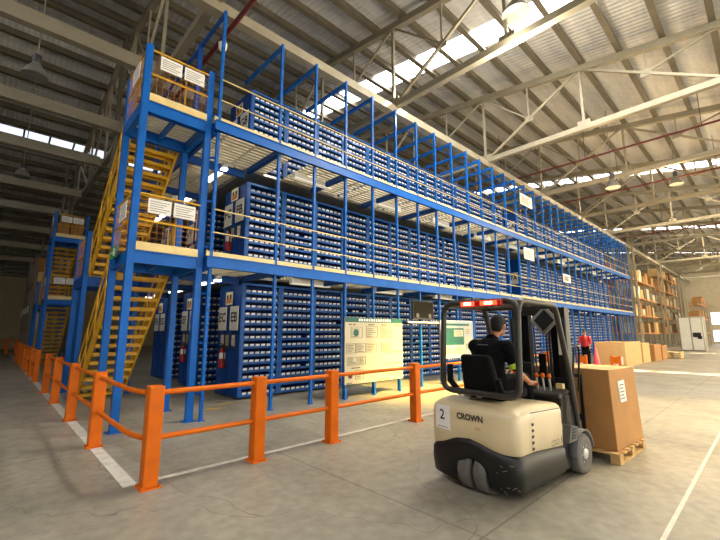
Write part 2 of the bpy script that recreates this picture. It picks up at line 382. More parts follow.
# pipes and cables under the roof
o = MB().tube([(3.35, -8, 8.7), (3.35, 22, 8.7)], .055, 10).tube([(3.35, 7, 8.7), (3.35, 7, 9.9)], .02, 6).tube([(3.35, 2, 8.7), (3.35, 2, 9.9)], .02, 6).build('sprinkler_pipe', 'dark_red')
tag(o, 'dark red sprinkler pipe under the roof above the stair tower', 'pipe')
for i, (xx, zz) in enumerate(((18.8, 9.4), (24.5, 9.4), (37, 9.3))):
    o = MB().tube([(xx, -8, zz), (xx, 16, zz)], .045, 8)
    for k in range(5): o.tube([(xx, -3+4*k, zz), (xx, -3+4*k, zz+1.2+.5*k)], .014, 5)
    tag(o.build('sprinkler_pipe', 'dark_red'), ['thin red sprinkler pipe across the roof behind the second white truss', 'reddish pipe just before the second skylight strip', 'red sprinkler pipe high up in the far roof'][i], 'pipe')

# floor lines
struct(MB().box(1.22, 1.36, 4.98, 48, 0, .004).build('floor_line', 'line_white'), 'white painted floor line along the left guard rail')
struct(MB().box(1.52, 30, 4.98, 5.06, 0, .004).build('floor_line', 'line_white'), 'white painted floor line under the front guard rail')
for k, (x0, y0) in enumerate(((3.55, 8.55), (4.05, 9.0))): struct(MB().box(x0, x0+.35, y0, y0+.08, 0, .004).build('floor_line', 'yellow'), 'short yellow floor mark near the shelving')
struct(MB().box(-20, 70, .79, .825, 0, .002).build('floor_line', 'line_white'), 'pale filled slab joint crossing the aisle')
struct(MB().box(-9, 2.6, 22.0, 22.1, 0, .003).build('floor_line', 'line_white'))

# ================================================================== GUARD RAILS
def rail_post(x, y, root, wd=.155, h=1.06):
    m = MB().box(x-wd/2, x+wd/2, y-wd/2, y+wd/2, .012, h); o = m.build('post', 'orange', root, bevel=.012)
    p = MB().box(x-.105, x+.105, y-.105, y+.105, 0, .012)
    for sx in (-1, 1):
        for sy in (-1, 1): p.lathe([(.014, 0), (.014, .02)], (x+sx*.09, y+sy*.09, .012), n=6)
    p.build('base_plate', 'orange', o)
def rail_span(p, q, root):
    for z in (.98, .50): MB().tube([(*p, z), (*q, z)], .03, 10).build('rail', 'orange', root)
gr = thing('guard_rail', 'orange tubular guard rail with square posts around the stair tower corner', 'guard rail', (1.42, 4.82, 0))
front = [(1.42, 4.82), (2.70, 4.82), (3.96, 4.82), (6.0, 4.82), (8.1, 4.82), (10.2, 4.82), (12.3, 4.82)]
left = [(1.28, 7.0), (1.28, 9.32), (1.28, 11.82), (1.28, 13.92)]
for p in front+left: rail_post(p[0], p[1], gr)
for a_, b_ in zip(front, front[1:]): rail_span((a_[0]+.08, a_[1]), (b_[0]-.08, b_[1]), gr)
for a_, b_ in zip(left, left[1:]): rail_span((a_[0], a_[1]+.08), (b_[0], b_[1]-.08), gr)
for z in (.98, .50): MB().tube([(1.28, 6.92, z), (1.28, 5.35, z), (1.30, 5.15, z), (1.335, 4.98, z), (1.36, 4.90, z)], .03, 10).build('rail', 'orange', gr)
g2 = thing('guard_rail', 'orange guard rail farther along the left aisle by the second stair tower', 'guard rail', (1.28, 17.2, 0))
lp = [(1.28, 17.2+2.1*k) for k in range(7)]
for p in lp: rail_post(p[0], p[1], g2)
for a_, b_ in zip(lp, lp[1:]): rail_span((a_[0], a_[1]+.08), (b_[0], b_[1]-.08), g2)
g3 = thing('guard_rail', 'short orange barrier at the far end of the left aisle', 'guard rail', (.9, 41, 0))
for k in range(4): rail_post(.55+.55*k, 41, g3, .2)
for k in range(3): rail_span((.65+.55*k, 41), (1.0+.55*k, 41), g3)

# ================================================================== MEZZANINE
NX = 32; PX = [4.54+1.05*k for k in range(NX)]; XE = PX[-1]
mz = thing('mezzanine', 'blue two-deck steel mezzanine frame with slatted walkways and front posts', 'mezzanine', (3.06, YP, 0))
pm = MB().box(-.03, .03, -.035, .035, 0, ZT).box(-.06, .06, -.06, .06, 0, .012)
for z in np.arange(.25, ZT-.1, .3): pm.box(-.008, .008, -.0365, -.03, z, z+.05, 1)
pme = pm.mesh('column', ['rack_blue', 'ink'])
for x in [3.06]+PX: add_obj('column', pme, mz, (x-3.06, 0, 0))
# rear posts of the walkway corner
for y in (10.6, 13.7, 16.4):
    if y != 10.6: MB().box(3.0, 3.12, y-.06, y+.06, 0, Z2-.2).build('column', 'deep_blue', mz)
# top arms
arm = MB().box(-.03, .03, 0.04, YS-YP+.35, ZT-.12, ZT-.02).bar((0, .04, ZT-.5), (0, .5, ZT-.06), .02, .03).mesh('top_arm', 'rack_blue')
for x in PX[::1]: add_obj('top_arm', arm, mz, (x-3.06, 0, 0))
for z, nm in ((Z1, 'first'), (Z2, 'second')):
    MB().box(2.96, XE+.1, YP-.10, YP-.04, z-.21, z+.02).box(2.96, XE+.1, YP-.12, YP-.04, z-.21, z-.19).box(2.96, XE+.1, YP-.12, YP-.04, z, z+.02).build('edge_beam', 'rack_blue', mz)
    MB().box(2.96, XE+.1, YP-.03, YP, z+.02, z+.13).build('kick_plate', 'rail_yellow', mz)
    MB().box(2.96, 3.04, YP+.05, 17, z-.26, z).build('side_beam', 'deep_blue', mz)
    for h in (.52, 1.0):
        MB().tube([(3.06, YP-.05, z+h), (XE+.05, YP-.05, z+h)], .014, 8).build('handrail', 'rail_yellow', mz)
    jm = MB().box(-.04, .04, .05, YS-YP-.06, z-.22, z-.08).box(-.06, .06, .05, YS-YP-.06, z-.22, z-.205).mesh('joist', 'deep_blue')
    for x in PX[::2]: add_obj('joist', jm, mz, (x-3.06, 0, 0))
    # slatted walkway panels, one per two post bays
    def slats(x0, x1, y0, y1):
        m = MB(); y = y0
        while y < y1: m.box(x0, x1, y, min(y+.085, y1), z-.05, z); y += .15
        for xx in (x0+.3, (x0+x1)/2, x1-.3): m.box(xx-.02, xx+.02, y0, y1, z-.075, z-.051)
        return m
    first = True
    for k in range(-1, NX-1, 2):
        x0 = PX[k]+.06 if k >= 0 else 3.06; x1 = PX[k+2]-.06 if k+2 < NX else XE
        if k == -1: x1 = PX[1]-.5
        slats(x0, x1, YP+.02, YS-.02).build('deck_panel', 'deck_cream', mz)
    slats(3.06, 4.52, YS, 16.9).build('deck_panel', 'deck_cream', mz)
    MB().box(4.55, XE, YS+.02, 16.9, z-.1, z-.03).build('deck_plate', 'galv', mz)
    for yy in (YS+.2, 12.0, 14.9): MB().box(3.05, 4.55, yy-.05, yy+.05, z-.26, z-.08).build('joist', 'deep_blue', mz)

# ================================================================== SHELVING AND BINS
PITCH = 1.12; X0 = 4.60; WID = 1.11; DEP = .62
SP = .197
TIERS = {'ground': (0.05, 14), 'first deck': (Z1+.04, 12), 'second deck': (Z2+.04, 11)}
def unit_h(n): return n*SP+.09
def shelf_mb(mi=0):
    return MB().box(.012, WID-.012, .015, DEP-.01, -.012, 0, mi).box(.012, WID-.012, 0, .015, -.045, .012, mi)
SHELF_ME = shelf_mb().mesh('shelf', 'shelf_blue')
UP_ME = {}; UNIT_ME = {}; BACK_ME = {}
for tn, (zb, n) in TIERS.items():
    h = unit_h(n)
    up = MB().box(0, .07, -.004, .0, 0, h).box(0, .012, 0, .05, 0, h); UP_ME[tn] = up.mesh('upright', 'shelf_blue')
    BACK_ME[tn] = MB().box(.01, WID-.01, DEP-.012, DEP, 0, h).mesh('back_panel', 'deep_blue')
    m = MB(); m.add(up.v, up.f); m.box(WID-.07, WID, -.004, 0, 0, h).box(WID-.012, WID, 0, .05, 0, h).box(.01, WID-.01, DEP-.012, DEP, 0, h)
    for k in range(n):
        s_ = shelf_mb(); z = .05+k*SP; m.add([(a, b, c+z) for a, b, c in s_.v], s_.f)
    m.box(.012, WID-.012, .015, DEP-.01, h-.02, h); m.box(.012, WID-.012, 0, .015, h-.05, h)
    UNIT_ME[tn] = m.mesh('shelving_unit', 'shelf_blue')
    UP_ME[tn+'r'] = MB().box(-.07, 0, -.004, 0, 0, h).box(-.012, 0, 0, .05, 0, h).mesh('upright', 'shelf_blue')
BLK1 = [X0+PITCH*k for k in range(13)]
BLK2 = [20.7+PITCH*k for k in range(15)]
BAYS = BLK1+BLK2
WHERE = {'ground': 'on the floor', 'first deck': 'on first deck', 'second deck': 'on second deck'}
def end_panel(m, x, y0, y1, z0, z1):
    m.box(x-.02, x, y0, y1, z0, z1)
    m.box(x-.035, x-.02, y0, y0+.06, z0, z1); m.box(x-.035, x-.02, y1-.06, y1, z0, z1)
    z = z0+.15
    while z < z1-.6: m.bar((x-.028, y0+.05, z), (x-.028, y1-.05, z+.5), .012, .03, up=(1, 0, 0)); z += .62
    return m
def place_unit(tn, i, x):
    zb, n = TIERS[tn]; h = unit_h(n)
    lab = 'front blue shelving bay, %s from stair end, %s' % (ORD[i], WHERE[tn])
    gp = 'front row shelving bays'
    if i < 4:
        t = thing('shelving_unit', lab, 'shelving', (x, YS, zb), 0, gp)
        add_obj('upright', UP_ME[tn], t); add_obj('upright', UP_ME[tn+'r'], t, (WID, 0, 0)); add_obj('back_panel', BACK_ME[tn], t)
        for k in range(n): add_obj('shelf', SHELF_ME, t, (0, 0, .05+k*SP))
        add_obj('shelf', SHELF_ME, t, (0, 0, h-.01))
    else:
        t = add_obj('shelving_unit', UNIT_ME[tn], None, (x, YS, zb)); tag(t, lab, 'shelving', gp)
    if i == 0 or i == 13:
        e = end_panel(MB(), x, YS, YS+DEP, zb, zb+h)
        if i == 0: e.build('end_panel', 'deep_blue', t)
        else: e.build('end_panel', 'deep_blue', t)
for tn in TIERS:
    for i, x in enumerate(BAYS): place_unit(tn, i, x)

# bin templates, origin at the bin's bottom front centre
BW, BH, BD = .150, .115, .30
bt = MB()
w2 = BW/2
bt.add([(-w2, -.012, 0), (w2, -.012, 0), (w2, -.03, .055), (-w2, -.03, .055), (-w2, -.01, BH), (w2, -.01, BH), (-w2, BD, 0), (w2, BD, 0), (-w2, BD, BH), (w2, BD, BH)],
       [(0, 1, 2, 3), (0, 3, 4, 8, 6), (1, 7, 9, 5, 2), (6, 8, 9, 7), (0, 6, 7, 1)])
bt.add([(-w2+.01, .0, .03), (w2-.01, .0, .03), (w2-.01, BD, .03), (-w2+.01, BD, .03)], [(0, 1, 2, 3)])
ct = MB(); cw = .054
ct.hexa([(-cw, -.016, .004), (cw, -.016, .004), (cw, -.035, .066), (-cw, -.035, .066), (-cw, -.012, .006), (cw, -.012, .006), (cw, -.031, .068), (-cw, -.031, .068)])
# contents seen above the front lip
kt = MB().box(-.062, .062, .005, .2, .031, .088)
BIN_ME = MB(); BIN_ME.add(bt.v, bt.f, 0); BIN_ME = BIN_ME.mesh('storage_bin', 'bin_blue')
CARD_ME = ct.mesh('label_card', 'bin_card'); STOCK_ME = kt.mesh('stock_box', 'bin_card')
bins = []
for tn, (zb, n) in TIERS.items():
    for i, x in enumerate(BAYS):
        for k in range(n):
            for b in range(6):
                if random.random() < (.02 if i < 6 else .04): continue
                bins.append((tn, i, k, b, x+.155+b*.16, YS+.045, zb+.05+k*SP+.001))
def near(b): return (b[4]**2+b[5]**2+(b[6]-1.65)**2) + (0 if b[0] != 'second deck' else 6)
bins.sort(key=near)
for tn, i, k, b, x, y, z in bins[:300]:
    o = add_obj('storage_bin', BIN_ME, None, (x, y, z))
    tag(o, 'blue bin, %s from left, %s shelf up, %s bay %s' % (ORD[b], ORD[k], ORD[i], {'ground': 'on floor', 'first deck': 'on first deck', 'second deck': 'on second deck'}[tn]), 'bin', 'blue picking bins in the nearest shelving bays')
    add_obj('label_card', CARD_ME, o)
# all other bins, too many to single out
def scatter(name, places, flip=False):
    T = np.array(bt.v+ct.v); fs = list(bt.f)+[tuple(i+len(bt.v) for i in f) for f in ct.f]; mi = [0]*len(bt.f)+[1]*len(ct.f)
    P_ = np.array(places); n = len(T); V = (T[None]+P_[:, None, :]).reshape(-1, 3)
    F = [tuple(i+j*n for i in f) for j in range(len(P_)) for f in fs]
    me = bpy.data.meshes.new(name); me.from_pydata(V.tolist(), [], F); me.materials.append(M['bin_blue']); me.materials.append(M['bin_card'])
    me.polygons.foreach_set('material_index', mi*len(P_)); me.update()
    o = add_obj(name, me); return o
back_rows = [(12.05, 'ED'), (14.95, 'EG')]
rest = [(x, y, z) for tn, i, k, b, x, y, z in bins[300:]]
for yr, _ in back_rows:
    for tn, (zb, n) in TIERS.items():
        for q in range(4):
            for k in range(n):
                for b in range(6):
                    if random.random() > .04: rest.append((X0+PITCH*q+.155+b*.16, yr+.045, zb+.05+k*SP+.001))
o = scatter('storage_bins', rest); tag(o, 'thousands of small blue bins with pale cards filling the long shelving rows', 'bins', None, 'stuff')
# back rows of shelving
pair = ['second', 'third']
for j, (yr, _) in enumerate(back_rows):
    for tn, (zb, n) in TIERS.items():
        for q in range(4):
            u = add_obj('shelving_unit', UNIT_ME[tn], None, (X0+PITCH*q, yr, zb))
            tag(u, 'shelving bay in the %s row back, %s from stair end, %s' % (pair[j], ORD[q], WHERE[tn]), 'shelving', 'shelving bays of the back rows')
            if q == 0: end_panel(MB(), X0, yr, yr+DEP, zb, zb+unit_h(n)).build('end_panel', 'deep_blue', u)
for j, yr in enumerate((YS+DEP+.06, 12.05+DEP+.06, 14.95+DEP+.06)):
    for tn, (zb, n) in TIERS.items():
        if j == 2 and tn == 'second deck': continue
        me = UNIT_ME[tn]
        u = add_obj('shelving_unit', me, None, (X0+WID, yr+DEP, zb)); u.rotation_euler = (0, 0, math.pi)
        tag(u, 'blue end bay backing onto the %s shelving row, %s' % (['front', 'second', 'third'][j], WHERE[tn]), 'shelving', 'end bays facing the inner aisles')
        e = end_panel(MB(), 0, 0, DEP, 0, unit_h(n)); e2 = MB(); e2.add([(WID-a, DEP-b, c) for a, b, c in e.v], e.f)
        ob = e2.build('end_panel', 'deep_blue', u, local=True)
    for tn, (zb, n) in TIERS.items():      # second block's rear end bays at the cross aisle
        if j == 0:
            u = add_obj('shelving_unit', UNIT_ME[tn], None, (20.7+WID, yr+DEP, zb)); u.rotation_euler = (0, 0, math.pi)
            tag(u, 'blue end bay behind the cross aisle halfway along the rack, %s' % WHERE[tn], 'shelving', 'end bays facing the inner aisles')
            e = end_panel(MB(), 0, 0, DEP, 0, unit_h(n)); e2 = MB(); e2.add([(WID-a, DEP-b, c) for a, b, c in e.v], e.f); e2.build('end_panel', 'deep_blue', u, local=True)

# ------------------------------------------------------------------ row end signs, papers, extinguishers
def row_sign(t, x, y, z, label, w_=.46, h_=.62, parent=None, name='row_sign'):
    m = MB().box(x-.075, x-.055, y-w_/2, y+w_/2, z-h_/2, z+h_/2)
    s = m.build(name, 'white'); tag(s, label, 'sign', 'aisle letter signs')
    if t:
        tm = MB(); put_text(tm, t, .34, (x-.0765, y, z+.02), (0, -1, 0), (0, 0, 1), 0, .026); tm.build('lettering', 'ink', s)
    bk = MB().box(x-.055, x-.036, y-.05, y+.05, z-.05, z+.05); bk.build('bracket', 'grey', s)
rows = [(YS+.31, YS+DEP+.06+.31), (12.05+.31, 12.05+DEP+.06+.31), (14.95+.31, 14.95+DEP+.06+.31)]
LET = {'ground': [('EB', 'EC'), ('EE', 'EF'), ('EG', 'EH')], 'first deck': [('FB', 'FC'), ('FE', 'FF'), ('FG', 'FH')], 'second deck': [('GB', 'GC'), ('GE', 'GF'), None]}
for tn, (zb, n) in TIERS.items():
    for j, pr_ in enumerate(LET[tn]):
        if pr_ is None: continue
        zc = zb+{'ground': 1.95, 'first deck': 1.72, 'second deck': 1.36}[tn]
        for q in (0, 1):
            row_sign(pr_[q], X0, rows[j][q], zc, 'white aisle sign reading %s on the end of a blue shelving row' % pr_[q])
        ym = (rows[j][0]+rows[j][1])/2
        # small picture notice above
        s = MB().box(X0-.07, X0-.05, ym-.19, ym+.19, zc+.36, zc+.70).build('picture_notice', 'deck_cream')
        tag(s, 'small orange picture notice above the %s and %s aisle signs' % (pr_[1], pr_[0]), 'notice', 'picture notices on row ends')
        pn = MB().box(X0-.072, X0-.0701, ym-.16, ym+.16, zc+.40, zc+.52, 0).box(X0-.073, X0-.0701, ym-.14, ym-.04, zc+.52, zc+.62, 1).box(X0-.073, X0-.0701, ym+.03, ym+.13, zc+.52, zc+.62, 1); pn.build('picture', ['wire_orange', 'ink'], s)
        MB().box(X0-.05, X0-.036, ym-.03, ym+.03, zc+.46, zc+.58).build('bracket', 'grey', s)
        if j < 2 and tn != 'second deck':
            for q, (dy, c) in enumerate(((-.34, 'paper'), (.02, 'board_cream'), (.30, 'paper'))):
                s = MB().box(X0-.062, X0-.036, ym+dy-.1, ym+dy+.1, zc-.76, zc-.40).build('document_holder', 'grey')
                tag(s, '%s clipboard sheet under the %s %s signs' % (['nearest', 'middle', 'farthest'][q], pr_[1], pr_[0]), 'clipboard', 'clipboards on row ends')
                MB().box(X0-.064, X0-.0621, ym+dy-.085, ym+dy+.085, zc-.7, zc-.43).build('paper', c, s)
                tl = MB()
                for r_ in range(4): tl.box(X0-.0655, X0-.0641, ym+dy-.06, ym+dy+.06, zc-.66+r_*.05, zc-.645+r_*.05)
                tl.build('print', 'ink_grey', s)
        if (j < 2 and tn == 'ground') or (j == 0 and tn == 'first deck'):
            yx = ym+.12; zx = zb+.68
            e = thing('fire_extinguisher', 'red fire extinguisher with white label hung under the %s sign' % pr_[1], 'fire extinguisher', (X0-.12, yx, zx), 0, 'fire extinguishers on row ends')
            MB().lathe([(.06, 0), (.078, .02), (.08, .05), (.08, .40), (.06, .47), (.03, .50)], (X0-.12, yx, zx), n=18).build('cylinder', 'red', e)
            MB().lathe([(.081, .24), (.081, .39)], (X0-.12, yx, zx), n=18).build('label_band', 'paper', e)
            MB().lathe([(.024, .50), (.024, .56)], (X0-.12, yx, zx), n=10).bar((X0-.19, yx, zx+.58), (X0-.08, yx, zx+.57), .03, .014).bar((X0-.2, yx, zx+.63), (X0-.08, yx, zx+.575), .03, .014).build('valve', 'black', e)
            MB().tube([(X0-.12, yx-.02, zx+.54), (X0-.13, yx-.1, zx+.5), (X0-.14, yx-.12, zx+.3), (X0-.14, yx-.11, zx+.12)], .014, 8).build('hose', 'black', e)
            MB().box(X0-.05, X0-.036, yx-.05, yx+.05, zx+.1, zx+.5).build('bracket', 'grey', e)
for tn, t_ in (('first deck', 'FA'), ('second deck', 'GA')):
    zb, n = TIERS[tn]
    row_sign(t_, 20.7, YS+.31, zb+1.4, 'white aisle sign reading %s at the cross aisle halfway along the rack' % t_)
    row_sign('', 20.7, YS+DEP+.37, zb+1.4, 'blank white aisle sign beside the %s sign' % t_)
# ------------------------------------------------------------------ hanging white info boards on the rack front
def info_board(x0, x1, z0, z1, label):
    y = YP-.16
    s = MB().box(x0, x1, y-.012, y+.012, z0, z1).build('info_board', 'paper'); tag(s, label, 'sign', 'white boards hung on the rack front')
    m = MB(); n = 6
    for k in range(n):
        z = z1-.12-(z1-z0-.2)*k/n; m.box(x0+.15, x1-.15-(.25 if k % 2 else 0), y-.0135, y-.0121, z-.03, z)
    m.build('print', 'ink_grey', s)
    MB().box((x0+x1)/2-.03, (x0+x1)/2+.03, y+.013, YP-.04, z1-.08, z1-.02).build('hook', 'grey', s)
info_board(17.3, 18.6, 7.55, 8.1, 'white information board hung high on the top tier posts')
info_board(17.35, 18.4, 4.95, 5.5, 'white board hung below the second deck beam')
info_board(22.0, 23.1, 4.3, 4.75, 'smaller white board hung farther along below the second deck beam')
info_board(16.6, 17.7, 2.15, 2.7, 'white board under the first deck beam seen behind the forklift mast')

# ------------------------------------------------------------------ notice boards
nb = thing('notice_board', 'large cream safety notice board with teal header standing before the shelving', 'notice board', (7.58, 7.42, 0))
MB().box(6.48, 8.68, 7.40, 7.43, .36, 2.02).build('panel', 'board_cream', nb)
MB().box(6.48, 8.68, 7.394, 7.399, 1.90, 2.02).build('header', 'teal', nb)
hp = MB()
for k in range(14): hp.box(6.95+k*.09, 7.01+k*.09, 7.390, 7.3935, 1.925, 1.995)
hp.build('header_print', 'paper', nb)
p1 = MB(); rnd = random.Random(3)
def block(m, x0, x1, z0, z1, mi):
    yb = 7.393; m.box(x0, x1, yb, yb+.006, z0, z0+.008, mi).box(x0, x1, yb, yb+.006, z1-.008, z1, mi).box(x0, x0+.008, yb, yb+.006, z0, z1, mi).box(x1-.008, x1, yb, yb+.006, z0, z1, mi)
for (x0, x1, z0, z1) in ((6.68, 7.08, 1.50, 1.78), (7.22, 7.66, 1.5, 1.8), (7.78, 8.2, 1.5, 1.8), (6.52, 6.84, 1.12, 1.36), (6.88, 7.2, 1.12, 1.36), (7.24, 7.6, 1.12, 1.36), (7.8, 8.2, 1.12, 1.36), (6.55, 6.9, .82, 1.02), (6.95, 7.2, .82, 1.02), (6.84, 7.12, .46, .70)):
    block(p1, x0, x1, z0, z1, 0)
    for r_ in range(5): p1.box(x0+.04, x0+.04+(x1-x0-.08)*rnd.uniform(.5, 1), 7.393, 7.398, z0+.03+r_*(z1-z0)/6, z0+.045+r_*(z1-z0)/6, 0)
for z in (1.14, .84, .56):
    for k in range(10): p1.box(8.0+k*.06, 8.045+k*.06, 7.393, 7.398, z-.05, z-.03, 1)
for x in (6.6, 6.75): p1.box(x, x+.1, 7.393, 7.398, 1.83, 1.85, 1)
for x in (7.3, 7.8, 8.35): p1.box(x, x+.22, 7.393, 7.398, 1.83, 1.85, 1)
p1.box(6.7, 7.0, 7.393, 7.398, .74, .76, 1).box(6.55, 6.72, 7.393, 7.398, .385, .40, 1).box(7.75, 7.95, 7.393, 7.398, .40, .415, 1)
p1.build('print', ['ink_grey', 'ink'], nb)
MB().lathe([(.075, 0), (.075, .005)], (6.66, 7.393, .57), 'y', 18, 0).build('emblem', 'dark_red', nb); MB().lathe([(.09, 0), (.09, .005)], (6.86, 7.392, 1.63), 'y', 18).build('emblem', 'teal', nb)
for x in (6.55, 7.58, 8.6): MB().box(x-.03, x+.03, 7.43, 7.48, 0, 1.95).build('leg', 'rack_blue', nb)
b2 = thing('notice_board', 'white framed board with green map standing behind the forklift driver', 'notice board', (11.5, 7.42, 0))
MB().box(10.6, 12.5, 7.41, 7.44, .82, 2.0).build('panel', 'board_white', b2)
MB().box(10.72, 11.95, 7.404, 7.409, 1.22, 1.78).build('map', 'teal', b2)
pm2 = MB()
for (x0, x1, z0, z1) in ((11.35, 11.9, 1.5, 1.72), (12.0, 12.42, 1.05, 1.5), (10.75, 11.2, .92, 1.16), (11.3, 11.85, .92, 1.16), (12.02, 12.4, 1.56, 1.86)):
    pm2.box(x0, x1, 7.40, 7.4035, z0, z1, 0)
    for r_ in range(3): pm2.box(x0+.05, x1-.08, 7.397, 7.3995, z0+.04+r_*.06, z0+.06+r_*.06, 1)
pm2.box(10.75, 12.3, 7.400, 7.408, 1.86, 1.93, 2)
pm2.build('print', ['board_cream', 'ink_grey', 'teal'], b2)
fm = MB()
for a_ in ((10.57, 12.53, .79, .82), (10.57, 12.53, 2.0, 2.03), (10.57, 10.6, .82, 2.0), (12.5, 12.53, .82, 2.0)): fm.box(a_[0], a_[1], 7.39, 7.45, a_[2], a_[3])
fm.build('frame', 'steel', b2)
for x in (10.66, 12.44): MB().box(x-.025, x+.025, 7.45, 7.5, 0, 2.0).build('leg', 'steel', b2)
# display hung on the rack
tv = thing('television', 'black flat screen on a white cross rail above the shelving aisle', 'television', (9.66, 7.38, 2.03))
MB().box(9.14, 10.18, 7.36, 7.42, 2.02, 2.6).build('body', 'black', tv, bevel=.01)
MB().box(9.17, 10.15, 7.355, 7.359, 2.08, 2.57).build('screen', 'soft_black', tv)
MB().box(9.0, 10.9, 7.44, 7.49, 1.92, 1.97).build('cross_rail', 'white', tv)
MB().box(9.6, 9.7, 7.42, 7.5, 1.98, 2.3).build('bracket', 'grey', tv)
for x in (9.35, 9.95): MB().lathe([(.07, 0), (.07, .02)], (x, 7.34, 2.14), 'y', 14).build('loudspeaker', 'grey', tv)

# ------------------------------------------------------------------ batten lights under the decks
BX = [6.2, 9.3, 12.45, 15.6, 18.7, 21.9, 25, 28.2, 31.3, 34.5]
for zz, nm in ((Z1, 'first'), (Z2, 'second')):
    for i, x in enumerate(BX):
        t = thing('batten_light', 'white batten light under the %s deck, %s from the stair end' % (nm, ORD[i]), 'light', (x, 8.5, zz-.24), 0, 'batten lights under the decks')
        MB().box(x-.65, x+.65, 8.44, 8.56, zz-.2, zz-.08).build('body', 'white', t)
        MB().box(x-.63, x+.63, 8.44, 8.56, zz-.24, zz-.2).build('diffuser', 'tube_light', t)
    for i, (x, y) in enumerate(((3.95, 9.8), (4.1, 12.6), (4.1, 15.2))):
        t = thing('batten_light', 'white batten light set lengthwise below the %s deck, %s along the side walkway' % (nm, ORD[i]), 'light', (x, y, zz-.24), 0, 'batten lights under the decks')
        MB().box(x-.06, x+.06, y-.6, y+.6, zz-.2, zz-.08).build('body', 'white', t); MB().box(x-.07, x+.07, y-.58, y+.58, zz-.24, zz-.2).build('diffuser', 'tube_lit', t)

# ================================================================== STAIR TOWERS
TA = (1.67, 7.72); W0, W1 = 1.67, 2.88; YA, YB, YC, YD = 7.72, 9.05, 12.3, 13.7
def hpost(x, y, z1):
    m = MB().box(x-.06, x+.06, y-.06, y-.048, .015, z1).box(x-.06, x+.06, y+.048, y+.06, .015, z1).box(x-.007, x+.007, y-.05, y+.05, .015, z1).box(x-.11, x+.11, y-.11, y+.11, 0, .015)
    m.box(x-.06, x-.05, y-.06, y+.06, .015, z1)
    for k in range(int(z1/.55)): m.lathe([(.012, 0), (.012, .008)], (x-.03, y-.068, .4+.55*k), 'y', 6)
    return m
def mesh_panel(p, q, z0, root, h=1.05, toe=True):
    p, q = Vector((*p, 0)), Vector((*q, 0)); d = q-p; n = max(2, int(d.length/.1)); m = MB()
    def at(t, z): v = p+d*t; return (v.x, v.y, z0+z)
    for z in (h, h*.52): m.tube([at(0, z), at(1, z)], .02, 8)
    m.build('rail', 'yellow', root); wv = MB()
    for k in range(n+1): wv.tube([at(k/n, .06), at(k/n, h)], .004, 4)
    for k in range(1, 9): wv.tube([at(0, h*k/9), at(1, h*k/9)], .0035, 4)
    wv.build('wire_mesh', 'wire_orange', root)
def flight(root, yb, yt, z0, z1, xa, xb):
    f = MB(); L = math.hypot(yt-yb, z1-z0)
    for k, x in enumerate((xa, xb)):
        m = MB().bar((x, yb, z0+.05), (x, yt, z1+.02), .05, .24, up=(0, 0, 1)); s = m.build('stringer', 'yellow', root)
    n = 15
    for k in range(n):
        t = (k+.6)/n; y = yb+(yt-yb)*t; z = z0+(z1-z0)*t
        MB().box(xa+.03, xb-.03, y-.13, y+.13, z-.045, z).box(xa+.03, xb-.03, y-.135, y-.12, z-.08, z).box(xa+.03, xb-.03, y+.12, y+.135, z-.08, z).build('tread', 'yellow', root)
    for x in (xa-.03, xb+.03):
        m = MB()
        for h in (.5, .95): m.tube([(x, yb+.15, z0+h-.25), (x, yb+.02, z0+h), (x, yt, z1+h)], .02, 8)
        for t in (.02, .26, .5, .74, .98):
            y = yb+(yt-yb)*t; z = z0+(z1-z0)*t; m.tube([(x, y, z), (x, y, z+.95)], .018, 8)
        m.build('handrail', 'yellow', root)
